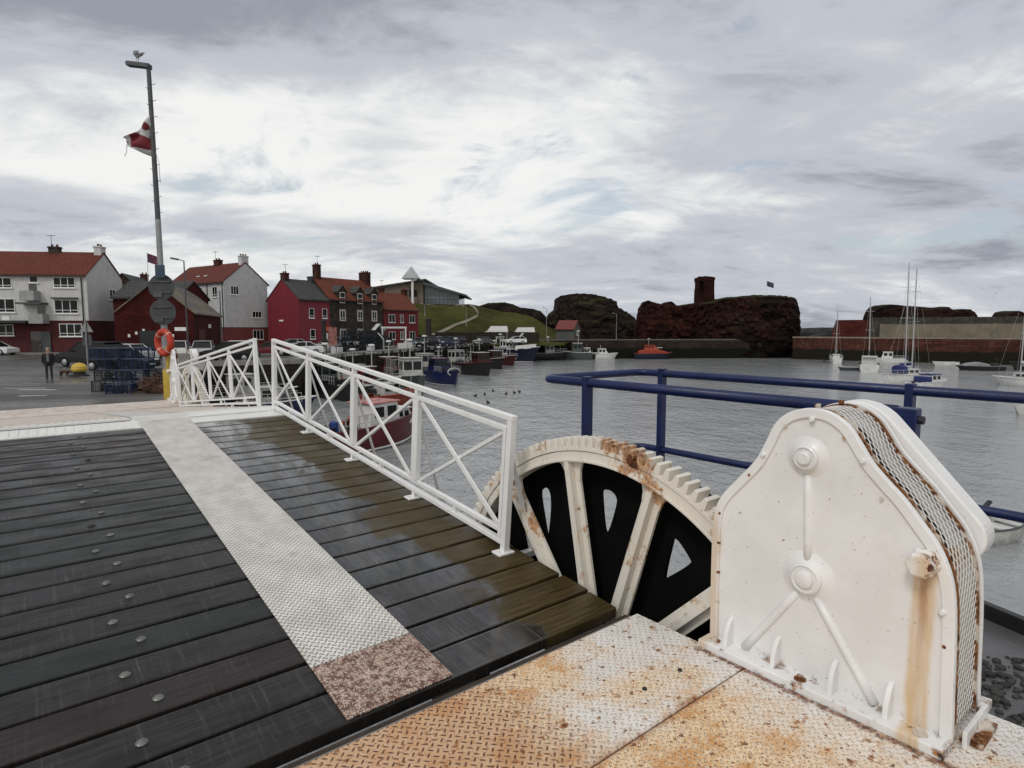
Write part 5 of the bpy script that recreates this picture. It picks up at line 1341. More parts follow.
# triangular sign on its post, seen from behind
ts = thing('warning_sign', 'triangular road sign back on a thin grey post by the dark suv', 'sign', (-27.6, 39.0, GZ), R(8))
b = MB(); b.cyl((0, 0, 0), (0, 0, 3.35), .045, None, 10); b.build('post', m_grey, ts)
b = MB(); b.prism_y([(-.42, 2.55), (.42, 2.55), (0, 3.32)], .05, .065); b.build('triangle', m_grey, ts)
b = MB(); b.prism_y([(-.25, 1.65), (.25, 1.65), (.32, 2.0), (.25, 2.38), (-.25, 2.38)], .05, .065); b.build('lower_plate', m_darkgrey, ts)
def street_lamp(label, loc, h, mat=m_darkgrey, head=True, rz=0):
    rt = thing('street_lamp', label, 'street lamp', loc, rz, 'street lamps round the harbour')
    b = MB(); b.cyl((0, 0, 0), (0, 0, 1.2), .11, .10, 10); b.cyl((0, 0, 1.2), (0, 0, h), .065, .045, 10); b.build('pole', mat, rt, smooth=True)
    if head:
        b = MB(); b.bar((0, 0, h - .02), (-.5, 0, h + .12), .06, .06); b.build('arm', mat, rt); b = MB(); b.bar((-.45, 0, h + .10), (-1.0, 0, h + .2), .26, .14); b.build('lantern', mat, rt, bevel=.02)
    return rt
def gz(x, y): return hill(x, y) if y > 111.5 else GZ
for p_, Y, yt, l, hd in ((188.5, 48, 262, 'slim street lamp with a lantern rising through the red shed roof', True), (222.5, 55, 291, 'dark street lamp pole without lantern before the tall white house', False), (364, 78, 297, 'thin street lamp in front of the dark stone house', False), (382, 96, 322, 'short dark pole between stone house and low red house', False)):
    x = (p_ - 512) / 600 * Y; street_lamp(l, (x, Y, GZ), 1.68 + (330 - yt) / 600 * Y - GZ, m_darkgrey, hd)
for p_, Y, yt, l in ((425.5, 140, 304.5, 'pale lamp post on the green slope below the glazed hall'), (466.5, 135, 307, 'pale lamp post on the green slope by the bare earth patch'), (546.5, 133, 309, 'lamp post between green slope and dark outcrop'), (616, 136, 314, 'lamp post standing in front of the dark rock outcrop')):
    x = (p_ - 512) / 600 * Y; z0 = gz(x, Y) if Y < 150 and p_ < 560 else -.6; street_lamp(l, (x, Y, z0 - .2), 1.68 + (330 - yt) / 600 * Y - z0 + .2, m_grey, True)
def flagpole(label, loc, h, col, fs=1.0):
    rt = thing('flagpole', label, 'flagpole', loc, 0)
    b = MB(); b.cyl((0, 0, 0), (0, 0, h), .07, .04, 8); b.build('pole', m_frame, rt)
    b = MB(); q = [b.v((.05 + fs * u, .1 * math.sin(u * 5), h - .15 - fs * .35 * u - (0 if k else fs * .75))) for u in (0, .25, .5, .75, 1) for k in (1, 0)]
    for i in range(4): b.face([q[2 * i], q[2 * i + 1], q[2 * i + 3], q[2 * i + 2]])
    b.build('flag', col, rt)
    return rt
flagpole('slender white flagpole with small flag behind the low slate roof', ((152.5 - 512) / 600 * 82, 82, GZ), 1.68 + (330 - 253.5) / 600 * 82 - GZ, M('dark_blue_red_flag', (.10, .03, .06), .7, .5, 1.2), 1.6)
flagpole('flagpole with small dark flag on top of the castle cliff', ((764 - 512) / 600 * 145, 145, 8.2), 1.68 + (330 - 281) / 600 * 145 - 8.2, M('small_dark_flag', (.05, .05, .08), .7, .5, 1.2), 1.6)
b = MB(); b.prism_z([(-2.2, -2), (2.2, -2), (1.6, 2), (-1.6, 2)], 0, .5); b.prism_z([(-.9, -.9), (.9, -.9), (.5, .9), (-.5, .9)], .501, 1.5); o = b.build('cairn', m_rubR); o.location = ((764 - 512) / 600 * 143, 143, 8.0); tag(o, 'small stone cairn at the foot of the castle flagpole', 'cairn')

# ------------------------------------------------------------------ clutter on the fishing quay
m_boxw = M('white_fish_box', (.55, .56, .56), .6, .1, 3); m_boxr = M('red_fish_box', (.30, .022, .02), .6, .1, 3); m_boxb = M('blue_fish_box', (.02, .045, .19), .6, .1, 3)
def fish_box(label, loc, rz, m, s=1.0):
    rt = thing('fish_tub', label, 'fish box', loc, rz, 'fish boxes on the quay')
    b = MB(); l, w, h, t = .6 * s, .5 * s, .75 * s, .06
    b.box2((-l, -w, .1), (l, w, .16)); b.box2((-l, -w, .161), (-l + t, w, h)); b.box2((l - t, -w, .161), (l, w, h)); b.box2((-l + t + .001, -w, .161), (l - t - .001, -w + t, h)); b.box2((-l + t + .001, w - t, .161), (l - t - .001, w, h)); b.build('tub', m, rt)
    b = MB(); b.box2((-l, -w * .9, 0), (-l + .2, w * .9, .099)); b.box2((l - .2, -w * .9, 0), (l, w * .9, .099)); b.build('skid', m, rt)
def qpt(t, o):      # along the fishing quay edge, o metres back from it
    a = Vector((-19.2, 67)); c = Vector((-2.6, 128)); d = (c - a).normalized(); n = Vector((-d.y, d.x)); q = a + d * t + n * o
    return (q.x, q.y, GZ)
for t, o, m, s, l in ((19, 1.4, m_boxw, 1.1, 'white fish tub left of the pair on the quay under the gantry'), (21.5, 1.5, m_boxw, 1.2, 'white fish tub right of the pair on the quay under the gantry'), (24.5, 2.0, m_boxb, 1.3, 'blue fish tub right of the white pair'), (31, 1.5, m_boxw, 1.6, 'long white tub on the quay above the blue boat'), (35.5, 2.2, m_boxr, 1.4, 'red fish tub on the quay behind the blue boat'), (38, 1.6, m_boxw, .8, 'small white box beside the red tub on the quay'), (42, 2, m_boxr, 1.2, 'second red tub further along the quay'), (10, 1.6, m_boxw, .7, 'small white box before the stacked black creels'), (3, 2.2, m_boxw, .9, 'white box at the near end of the fishing quay')):
    fish_box(l, qpt(t, o), R(75 + 6 * (t % 3)), m, s)
ordn = ('first', 'second', 'third', 'fourth', 'fifth', 'sixth', 'seventh', 'eighth', 'ninth', 'tenth')
for i, t in enumerate((5.5, 7.6, 9.6, 12.2, 14.0, 16.2)):
    for lev in range((3, 4, 4, 3, 4, 3)[i]):
        put(cd, Vector(qpt(t, 3.0 + .3 * (i % 2))) + Vector((0, 0, lev * .66)), R(75 + rng.uniform(-6, 6)), 'black creel at level %s of the %s quay edge stack counting from the left' % (('one', 'two', 'three', 'four')[lev], ordn[i]), 'black creels stacked at the quay edge', 1.6)
for t, o, h, r_, l in ((-1.2, 1.2, 3.6, .28, 'thick dark upright post left of the pink poster board'), (27.5, 1.2, 3.4, .14, 'dark mooring post on the quay right of the gantry'), (33.5, 3.6, 4.4, .5, 'tall dark chimney like stack on the quay behind the white tub'), (13.2, 1.0, 2.6, .10, 'thin dark post at the quay edge before the creels')):
    b = MB(); b.cyl((0, 0, 0), (0, 0, h), r_, r_ * .9, 10); b.lathe([(r_ * 1.15, h + .001), (r_ * 1.1, h + .12), (r_ * .4, h + .2)], n=10); p = b.build('quay_post', m_pile, smooth=True); p.location = qpt(t, o); tag(p, l, 'post')
o = thing('notice_board', 'pinkish notice board on legs before the dark stone house', 'notice board', qpt(1.2, 1.6), R(10))
b = MB(); b.box2((-.45, -.04, .9), (.45, .04, 3.0)); b.build('board', M('pinkish_board', (.25, .11, .09), .6, .5, 2.2), o); b = MB(); b.box2((-.4, -.03, 0), (-.32, .03, .899)); b.box2((.32, -.03, 0), (.4, .03, .899)); b.build('legs', m_darkgrey, o)
o = thing('gantry', 'pale goal shaped steel frame standing over a dark van on the quay', 'frame', qpt(17.5, 2.0), R(8))
for x in (-1.6, 1.6):
    b = MB(); b.box2((x - .1, -.1, 0), (x + .1, .1, 2.9)); b.build('upright', m_boxw, o)
b = MB(); b.box2((-1.75, -.12, 2.901), (1.75, .12, 3.15)); b.build('beam', m_boxw, o)
o = thing('crane_arm', 'small leaning grey davit at the quay edge', 'davit', qpt(12.0, .8), R(0))
b = MB(); b.cyl((0, 0, 0), (0, 0, 1.5), .12, .1, 10); b.build('column', m_grey, o); b = MB(); b.bar((0, 0, 1.5), (-.7, -.1, 2.3), .12, .12); b.build('arm', m_boxw, o)
o = thing('safety_barrier', 'orange marker on the dark quay clutter', 'marker', qpt(8.4, 6.8), 0)
b = MB(); b.box2((-.6, -.05, 2.6), (.6, .05, 3.1)); b.build('panel', M('orange_panel', (.36, .06, .02), .6, .1, 3), o); b = MB(); b.box2((-.5, -.04, 0), (-.42, .04, 2.599)); b.box2((.42, -.04, 0), (.5, .04, 2.599)); b.build('legs', m_darkgrey, o)
# ------------------------------------------------------------------ boats
m_deck = M('boat_deck_grey', (.20, .20, .19), .7, .25, 3); m_gw = M('boat_gloss_white', (.60, .60, .59), .3, .12, 2, dirt=(.34, .30, .25), dirt_at=.58); m_bred = M('boat_hull_red', (.085, .006, .009), .35, .2, 1.5); m_bblue = M('boat_hull_blue', (.008, .012, .060), .35, .2, 1.5); m_bnavy = M('boat_hull_navy', (.006, .008, .024), .35, .2, 1.5); m_bblk = M('boat_hull_black', (.012, .012, .013), .4, .2, 1.5); m_bgrn = M('boat_hull_grey_green', (.055, .070, .064), .5, .2, 1.5)
m_orange = M('lifeboat_orange', (.28, .036, .012), .4, .12, 1.5); m_roofr = M('pink_red_cabin_roof', (.42, .16, .15), .5, .4, 3); m_anti = M('antifouling', (.035, .012, .012), .7, .3, 3); m_bluecan = M('blue_canvas', (.022, .030, .13), .8, .2, 5); m_blkcan = M('black_canvas', (.015, .015, .017), .8, .2, 5); m_mast = M('mast_alloy', (.42, .42, .41), .4, .08, 4, metal=.3)
def hull(rt, L, B, H, mat, deckmat=None, bow=1.35, fine=.5, stern=.82, boot=None, gun=None):
    ns, out = 18, []
    deck = []
    b = MB()
    for i in range(ns + 1):
        t = i / ns
        w = B / 2 * (stern + (1 - stern) * min(1, t / .35)) * max(.015, 1 - max(0, (t - fine) / (1 - fine)) ** 2.1)
        sh = H * (1 + (bow - 1) * t ** 2.2 + .08 * (1 - t) ** 2)
        rake = lambda z: .14 * L * max(0, t - .6) / .4 * max(0, z / (H * bow)) ** 1.2
        sec = [(0.0, -.45 * H), (.70 * w, -.28 * H), (.90 * w, 0.02), (.97 * w, sh * .5), (w, sh)]
        x = -L / 2 + L * .90 * t
        out.append([b.v((x + rake(z), s * y, z)) for s, idx in ((-1, range(4, -1, -1)), (1, range(1, 5))) for y, z in [sec[k] for k in idx]])
        deck.append((x + rake(sh - .2), w - .05, sh - .22, sh, x + rake(sh)))
    for i in range(ns):
        for k in range(8): b.face([out[i][k], out[i + 1][k], out[i + 1][k + 1], out[i][k + 1]])
    b.face(out[0][::-1]); b.face(out[-1])
    b.build('hull', mat, rt, smooth=True)
    b = MB(); rows = [(b.v((x, -w, z)), b.v((x, w, z))) for x, w, z, sh, xs in deck[:-1]]
    for i in range(len(rows) - 1): b.face([rows[i][0], rows[i + 1][0], rows[i + 1][1], rows[i][1]])
    b.build('deck', deckmat or m_deck, rt)
    b = MB()
    for s in (1, -1): b.tube([(xs, s * (w + .05), sh + .02) for x, w, z, sh, xs in deck], .055 if L > 4 else .03, 6)
    b.build('gunwale', gun or m_gw, rt)
    if boot:
        b = MB()
        for s in (1, -1):
            P = []
            for i in range(ns + 1):
                t = i / ns; w = B / 2 * (stern + (1 - stern) * min(1, t / .35)) * max(.015, 1 - max(0, (t - fine) / (1 - fine)) ** 2.1); P.append((-L / 2 + L * .9 * t, s * (.915 * w + .012), .10))
            b.tube(P, .06, 6)
        b.build('boot_stripe', boot, rt)
    return deck
def cabin(rt, x0, x1, w, z0, z1, mat, roof, taper=.1, rake=.25, nm='wheelhouse', win=(2, 2)):
    b = MB(); a = w / 2
    A_ = [b.v((x0, -a, z0)), b.v((x1, -a, z0)), b.v((x1, a, z0)), b.v((x0, a, z0))]
    q = a - taper; B_ = [b.v((x0, -q, z1)), b.v((x1 - rake, -q, z1)), b.v((x1 - rake, q, z1)), b.v((x0, q, z1))]
    b.skinrings([A_, B_]); h = b.build(nm, mat, rt, bevel=.03)
    b = MB(); b.box2((x0 - .12, -q - .1, z1 + .003), (x1 - rake + .14, q + .1, z1 + .08)); b.build('roof', roof, h, bevel=.02)
    zc0, zc1 = z0 + (z1 - z0) * .52, z0 + (z1 - z0) * .88
    def yat(z): return a - taper * (z - z0) / (z1 - z0)
    def xat(z): return x1 - rake * (z - z0) / (z1 - z0)
    n = win[0]; ll = (x1 - rake - x0) / n
    for s in (1, -1):
        for k in range(n):
            xa, xb = x0 + k * ll + ll * .15, x0 + (k + 1) * ll - ll * .12
            b = MB(); P = [(xa, s * (yat(zc0) + .012), zc0), (xb, s * (yat(zc0) + .012), zc0), (xb, s * (yat(zc1) + .012), zc1), (xa, s * (yat(zc1) + .012), zc1)]
            b.prism([0, 1, 2, 3], lambda i: P[i], lambda i: Vector(P[i]) - Vector((0, s * .01, 0))); b.build('window', m_glass, h)
    n = win[1]; 
    for k in range(n):
        y0, y1 = -q + (2 * q) * k / n + .06, -q + 2 * q * (k + 1) / n - .06
        P = [(xat(zc0) + .012, y0, zc0), (xat(zc0) + .012, y1, zc0), (xat(zc1) + .012, y1, zc1), (xat(zc1) + .012, y0, zc1)]
        b = MB(); b.prism([0, 1, 2, 3], lambda i: P[i], lambda i: Vector(P[i]) - Vector((.01, 0, 0))); b.build('window', m_glass, h)
    return h
def rails(rt, x0, x1, w, z0, h, mat=None, n=5, nm='guard_rail'):
    b = MB()
    for s in (1, -1):
        b.tube([(x0 + (x1 - x0) * k / n, s * w / 2, z0 + h) for k in range(n + 1)], .025, 5); b.tube([(x0 + (x1 - x0) * k / n, s * w / 2, z0 + h * .5) for k in range(n + 1)], .018, 5)
        for k in range(n + 1): x = x0 + (x1 - x0) * k / n; b.cyl((x, s * w / 2, z0), (x, s * w / 2, z0 + h), .022, None, 5)
    b.build(nm, mat or m_mast, rt)
def gearmast(rt, x, z0, h, mat=None, radar=True):
    b = MB(); b.cyl((x, 0, z0), (x, 0, z0 + h), .06, .04, 8); b.bar((x, -.6, z0 + h * .7), (x, .6, z0 + h * .7), .06, .06); b.cyl((x, .55, z0 + h * .7), (x, .55, z0 + h * 1.1), .018, None, 5)
    m = b.build('mast', mat or m_mast, rt)
    if radar: b = MB(); b.lathe([(.05, 0), (.30, .02), (.32, .12), (.25, .2), (.05, .22)], (x + .0, 0, z0 + h + .01), n=12); b.build('radar_dome', m_gw, m)
def clutter(rt, x0, x1, w, z, n, seed):
    '''creels, boxes, floats, coils and poles lying about on a working deck'''
    q = random.Random(seed)
    for nm, m, kind in (('deck_box', m_bblk, 0), ('deck_box', m_boxw_, 1), ('float', m_orange, 2), ('net_pile', m_net_, 3), ('pole', m_mast, 4)):
        k_ = max(1, int(n * (.7, .4, .3, .4, .35)[kind]))
        for k in range(k_):
            b = MB(); x, y = q.uniform(x0, x1), q.uniform(-w / 2, w / 2) * .8
            if kind in (0, 1):
                s = q.uniform(.18, .5) * (.6 if kind else 1); b.box((x, y, z + s * .4 + (q.random() < .3) * s), (s * q.uniform(.8, 1.6), s, s * .8), Matrix.Rotation(q.uniform(0, 3), 3, 'Z'))
            elif kind == 2: b.ball((x, y, z + q.uniform(.1, .7)), q.uniform(.09, .17), (1, 1, 1), 1)
            elif kind == 3: b.ball((x, y, z + .1), q.uniform(.25, .5), (1.3, 1, .6), 1)
            else:
                h = q.uniform(.9, 2.2); b.cyl((x, y, z), (x + q.uniform(-.25, .25), y, z + h), .028, .02, 5)
            b.build(nm, m, rt)
m_wkw = M('weathered_workboat_white', (.40, .40, .385), .45, .2, 2, dirt=(.20, .17, .13), dirt_at=.54); m_boxw_ = m_wkw; m_net_ = M('deck_net_pile', (.05, .045, .03), .9, .5, 8, .5, 20)
m_bredd = M('dull_red_wheelhouse', (.045, .006, .007), .5, .25, 2)
def boat(label, loc, rz, group=None, name='fishing_boat', cat='boat'): return thing(name, label, cat, (loc[0], loc[1], WZ), rz, group)
G_ = 'fishing boats in the harbour'
def zdeck(H): return H * .8
# nearest red boat (bow towards the open harbour)
t = boat('red hulled boat with white wheelhouse and pinkish roof, nearest to the bridge', (-7.5, 31.9), R(58), G_)
hull(t, 7.6, 2.5, 1.15, m_bred, bow=1.45, gun=m_bred, boot=m_gw)
clutter(t, -3.2, -1.0, 1.8, .95, 7, 99)
cabin(t, -.8, 1.3, 1.8, .85, 2.35, m_gw, m_roofr, .08, .2, win=(2, 2)); cabin(t, 1.25, 2.6, 1.5, 1.0, 1.85, m_gw, m_gw, .1, .4, 'fore_cabin', (2, 1)); rails(t, -3.2, -1.0, 2.0, 1.1, .8); gearmast(t, -.6, 2.45, 1.3, radar=False)
b = MB(); b.lathe([(.24, 0), (.26, .05), (.26, .6), (.2, .65)], (-2.4, .2, .95), n=12); b.build('bucket', m_boxb, t)
t = boat('orange hulled boat moored just behind the red boat', (-9.3, 47.5), R(50), G_); hull(t, 5.6, 2.2, 1.1, M('faded_orange_hull', (.17, .030, .014), .5, .2, 2), bow=1.35, gun=m_orange); cabin(t, -1.6, -.4, 1.4, .9, 2.0, m_wkw, m_wkw, .08, .2, win=(1, 1))
clutter(t, -2.35, 1.12, 1.65, 0.90, 11, 1)
t = boat('dark red wooden boat with grey gear on deck behind the orange boat', (-12.6, 55), R(62), G_); hull(t, 7.2, 2.6, 1.25, m_bblk, bow=1.35); cabin(t, -2.4, -.6, 1.7, 1.0, 2.9, m_bred, m_wkw, .1, .2); gearmast(t, -.4, 2.9, 1.8); rails(t, -.2, 2.6, 1.6, 1.3, .8, m_wkw)
clutter(t, -3.02, 1.44, 1.95, 1.02, 13, 2)
t = boat('small white boat moored against the quay beside the black creels', (-15.6, 61), R(70), G_); hull(t, 6.2, 2.3, 1.1, m_wkw, bow=1.35); cabin(t, -1.8, .2, 1.6, .9, 2.7, m_wkw, m_wkw, .1, .3); gearmast(t, -1.0, 2.75, 1.4)
clutter(t, -2.60, 1.24, 1.72, 0.90, 12, 3)
t = boat('dark boat with a white bow rail tucked below the quay, left end', (-20.3, 46), R(40), G_); hull(t, 7.0, 2.5, 1.2, m_bblk, bow=1.35); cabin(t, -1.4, .5, 1.6, 1.0, 2.8, m_wkw, m_wkw, .1, .3); rails(t, -3, 2.6, 2.1, 1.25, .75, m_wkw)
clutter(t, -2.94, 1.40, 1.88, 0.98, 13, 4)
t = boat('blue tub boat with white rails low in the shadow left of the railing corner', (-17.0, 43), R(30), G_); hull(t, 5.2, 2.1, 1.0, m_bblue, bow=1.3); cabin(t, -1.2, .3, 1.4, .85, 2.1, m_wkw, m_wkw, .1, .2, win=(1, 1)); rails(t, -2.2, 1.6, 1.7, 1.0, .7, m_wkw)
clutter(t, -2.18, 1.04, 1.58, 0.82, 11, 5)
t = boat('grey white boat with tall pale railings, left neighbour of the blue boat', (-10.6, 61.0), R(-68), G_); hull(t, 9.5, 3.3, 1.35, m_bgrn, bow=1.45, gun=m_wkw); cabin(t, .4, 2.4, 2.1, 1.1, 3.4, m_wkw, m_wkw, .12, .3); rails(t, -4.0, .2, 2.9, 1.3, 1.9, m_marg, 6); gearmast(t, 1.0, 3.5, 1.6); 
clutter(t, -3.99, 1.90, 2.47, 1.11, 15, 6)
t = boat('bright blue fishing boat with red roofed wheelhouse moored at the quay', (-7.8, 69.0), R(-62), G_); hull(t, 9.2, 3.5, 1.6, m_bblue, bow=1.35, gun=m_bblue, boot=m_wkw); cabin(t, -3.4, -.6, 2.4, 1.4, 3.5, m_bblue, m_bred, .12, .25, win=(3, 3)); gearmast(t, -2, 3.6, 1.4); gearmast(t, 2.6, 1.7, 2.2, m_wkw, False); rails(t, -.3, 2.4, 2.8, 1.75, .8)
clutter(t, -3.86, 1.84, 2.62, 1.31, 15, 7)
b = MB(); b.tube([(3.6, .9 * math.cos(a), 1.9 + .5 * math.sin(a)) for a in [2 * math.pi * k / 14 for k in range(14)]], .11, 6, True); b.build('tyre_fender', m_wkw, t); t.scale = (.82,) * 3
t = boat('black hulled fishing boat with red bow, right neighbour of the blue boat', (-5.3, 84), R(-55), G_); hull(t, 10.5, 3.7, 1.6, m_bblk, bow=1.45, gun=m_bred); t.scale = (.86,) * 3; cabin(t, 1.0, 3.2, 2.3, 1.5, 3.6, m_bredd, m_wkw, .12, .3, win=(2, 3)); gearmast(t, 1.6, 4.0, 1.6); gearmast(t, -3.2, 1.4, 2.4, None, False); rails(t, -4.6, .6, 3.2, 1.5, .9)
clutter(t, -4.41, 2.10, 2.78, 1.31, 16, 8)
t = boat('small dark red fishing boat between the black hull and the navy trawler', (-3.2, 98), R(-60), G_); hull(t, 8.5, 3.2, 1.5, m_bblk, bow=1.45, gun=m_wkw); t.scale = (.86,) * 3; cabin(t, .2, 2.2, 2.2, 1.3, 3.3, m_bredd, m_wkw, .12, .3); gearmast(t, .8, 3.6, 1.5); rails(t, -3.4, 0, 2.8, 1.5, .8)
clutter(t, -3.57, 1.70, 2.40, 1.23, 14, 9)
t = boat('navy trawler with white whaleback bow and gantry at the end of the quay', (.6, 118.5), R(-38), G_, 'trawler'); hull(t, 13, 4.6, 2.5, m_bnavy, bow=1.4, gun=m_gw, boot=m_gw)
clutter(t, -5.2, 1.0, 3.4, 2.2, 14, 55)
b = MB(); b.prism([(1.6, -2.1), (5.0, -1.1), (6.0, 0), (5.0, 1.1), (1.6, 2.1)], lambda p: (p[0], p[1], 2.55 + .14 * (p[0] - 1)), lambda p: (p[0], p[1] * .97, 3.6 + .10 * (p[0] - 1))); b.build('whaleback', m_gw, t, bevel=.05)
cabin(t, -3.4, -.4, 3.0, 2.2, 5.0, m_gw, m_gw, .15, .3, win=(3, 3)); gearmast(t, -2.4, 5.1, 2.0)
b = MB()
for s in (1, -1): b.bar((-4.6, s * 1.7, 2.2), (-4.4, s * 1.3, 5.6), .16, .16); b.bar((-.2, s * .5, 3.8), (2.2, s * .15, 6.4), .22, .22)
b.bar((-4.4, -1.5, 5.6), (-4.4, 1.5, 5.6), .18, .18); b.build('gantry', m_gw, t); t.scale = (.86,) * 3
for i_, (x, y, L_, hm_, wm_, lb_) in enumerate(((-13.4, 67.5, 7.5, m_bblk, m_bredd, 'dark fishing boat with red wheelhouse in the second row behind the grey white boat'), (-10.6, 77.5, 8.0, m_bgrn, m_wkw, 'grey green boat with white wheelhouse lying inside the blue boat'), (-7.6, 91, 8.0, m_bblk, m_wkw, 'black boat with white wheelhouse lying inside the red bowed boat'), (-1.4, 107, 8.0, m_bredd, m_wkw, 'dull red boat with white wheelhouse just before the navy trawler'), (-16.6, 55, 6.5, m_bblk, m_bgrn, 'dark boat with grey green wheelhouse under the quay at the black creels'))):
    t = boat(lb_, (x, y), R(-60 + 8 * (i_ % 3)), G_); hull(t, L_, L_ * .35, 1.35, hm_, bow=1.4, gun=m_wkw if i_ % 2 else hm_); cabin(t, -2.2, -.3, L_ * .24, 1.1, 3.1, wm_, m_wkw, .1, .25); gearmast(t, -1.4, 3.2, 1.6 + .5 * (i_ % 2)); gearmast(t, 2.0, 1.3, 2.4, None, False); clutter(t, -.2, 2.6, L_ * .26, 1.1, 14, 200 + i_); rails(t, 0, 2.8, L_ * .27, 1.4, .7)
# far quay
t = boat('little fishing boat with white rails, leftmost under the grey shed quay', (8.3, 125.6), R(10), G_); hull(t, 7.5, 2.7, 1.3, m_bblk, bow=1.4); cabin(t, -1.5, .6, 1.9, 1.1, 3.1, m_gw, m_gw, .1, .3); rails(t, .8, 3, 1.8, 1.5, .8, m_gw); gearmast(t, -.8, 3.2, 1.4)
clutter(t, -3.15, 1.50, 2.03, 1.07, 13, 10)
t = boat('grey fishing boat with mast at the far quay, right of the leftmost little boat', (12.8, 127.0), R(175), G_); hull(t, 8.2, 2.9, 1.4, m_bgrn, bow=1.4); cabin(t, -2.0, .2, 2.0, 1.2, 3.4, m_bgrn, m_gw, .1, .3); gearmast(t, -1.2, 3.5, 2.4); gearmast(t, 2.6, 1.5, 1.8, None, False)
clutter(t, -3.44, 1.64, 2.17, 1.15, 14, 11)
t = boat('dark low workboat at the far quay beside the white cabin boat', (16.6, 128.3), R(5), G_); hull(t, 6.0, 2.4, 1.1, m_bblk, bow=1.3); cabin(t, -1.4, .2, 1.6, .9, 2.4, m_gw, m_gw, .1, .3)
clutter(t, -2.52, 1.20, 1.80, 0.90, 12, 12)
t = boat('white cabin motor boat moored at the dark far quay', (19.6, 128.6), R(4), None, 'motor_boat'); hull(t, 5.8, 2.2, 1.0, m_gw, bow=1.3); cabin(t, -1.2, 1.0, 1.7, .8, 2.2, m_gw, m_gw, .15, .7); gearmast(t, -.6, 2.25, .7, None, False)
t = boat('orange and navy lifeboat moored below the castle ruin', (30.2, 129.0), R(-4), None, 'lifeboat'); hull(t, 10.5, 3.9, 1.5, m_bnavy, bow=1.3, gun=m_orange)
b = MB(); b.prism_y([(-4.2, 1.35), (-4.2, 2.3), (-2.6, 2.7), (1.5, 2.75), (3.6, 2.2), (4.4, 1.6)], -1.5, 1.5); b.build('superstructure', m_orange, t, bevel=.15)
cabin(t, -2.4, 1.6, 2.4, 2.6, 4.0, m_orange, m_orange, .35, 1.2, win=(3, 2)); gearmast(t, -1.2, 4.1, 1.6); b = MB(); b.box2((1.2, -1.0, 3.2), (2.6, 1.0, 3.34)); b.build('spray_visor', m_gw, t); t.scale = (.74,) * 3
# moored yachts and motor boats on the right
Yg = 'yachts moored in the harbour'
def yacht(label, loc, rz, L, mh, cover=None, lean=0, hullm=None, cab=True, boomcov=None):
    t = boat(label, loc, rz, Yg, 'sailing_yacht', 'yacht'); H = .13 * L
    hull(t, L, L * .31, H, hullm or m_gw, m_gw, bow=1.2, stern=.7)
    if cab: cabin(t, -L * .16, L * .22, L * .19, H * .85, H * .85 + .55 + .03 * L, m_gw, m_gw, .14, .6, 'coachroof', (3, 1))
    m = MB(); x = L * .08; m.cyl((x, 0, H * .9), (x, 0, H + mh), .075, .055, 10)
    for f in (.5, .78): m.bar((x, -L * .09, H + mh * f), (x, L * .09, H + mh * f), .05, .04)
    m.build('mast', m_mast, t)
    m = MB(); m.cyl((x - .05, 0, H + 1.5), (x - L * .40, 0, H + 1.35), .06, .05, 8); m.build('boom', m_mast, t)
    if boomcov: m = MB(); m.tube([(x - .05, 0, H + 1.85), (x - L * .14, 0, H + 1.68), (x - L * .38, 0, H + 1.45)], [.20, .17, .10], 8); m.build('sail_cover', boomcov, t, smooth='all')
    m = MB()
    for p, q in (((x, 0, H + mh), (L * .47, 0, H * 1.15)), ((x, 0, H + mh), (-L * .48, 0, H * 1.05)), ((x, 0, H + mh * .96), (x - .1, L * .14, H)), ((x, 0, H + mh * .96), (x - .1, -L * .14, H))): m.cyl(p, q, .010, None, 4)
    m.build('rigging', m_mast, t)
    rails(t, -L * .46, L * .36, L * .26, H * 1.02, .6, m_mast, 7, 'lifelines')
    if cover: m = MB(); m.prism_x([(-L * .10, H + .2), (-L * .09, H + 1.0), (L * .0, H + 1.2), (L * .09, H + 1.0), (L * .10, H + .2)], -L * .22, -L * .10); m.build('sprayhood', cover, t, bevel=.05)
    t.rotation_euler = (R(lean), 0, rz); return t
yacht('white yacht by the pier end with thin dark mast, leftmost of the moored yachts', (61.8, 114.5), R(66), 7.0, 9.2)
yacht('white yacht with black sail cover and leaning mast behind the white cruiser', (57.5, 96.5), R(58), 7.0, 10.6, m_blkcan, -1.5, None, True, m_blkcan)
t = boat('white motor cruiser with black band seen from its stern', (53.6, 90.0), R(61), None, 'motor_boat'); hull(t, 6.4, 2.6, 1.1, m_gw, bow=1.2, stern=.92, gun=m_blkcan); cabin(t, -1.2, 1.8, 2.0, .9, 2.1, m_gw, m_gw, .2, .9); b = MB(); b.box2((-1.7, -1.0, 2.25), (-1.3, 1.0, 2.4)); b.box2((-1.65, -1.0, 1.0), (-1.5, -.9, 2.249)); b.box2((-1.65, .9, 1.0), (-1.5, 1.0, 2.249)); b.build('radar_arch', m_gw, t)
t = boat('white cabin cruiser with open black doorway moored close to the pier', (69.6, 110.5), R(150), None, 'motor_boat'); t.scale = (.72,) * 3; hull(t, 7.6, 2.7, 1.3, m_gw, bow=1.15); cabin(t, -.6, 2.0, 2.1, 1.0, 3.0, m_gw, m_gw, .15, .5); b = MB(); b.box2((-.69, -.6, 1.1), (-.62, .6, 2.7)); b.build('doorway', m_glass, t); rails(t, -3.4, -.8, 2.2, 1.3, .8)
yacht('larger white yacht with blue sprayhood, left of the pair with tall masts', (49.0, 74.5), R(232), 8.0, 13.3, m_bluecan, 1.0, None, True, m_bluecan)
yacht('white yacht with blue canvas in front of the pair with tall masts', (46.4, 70.2), R(15), 7.4, 12.4, m_bluecan, -.5, None, True, None)
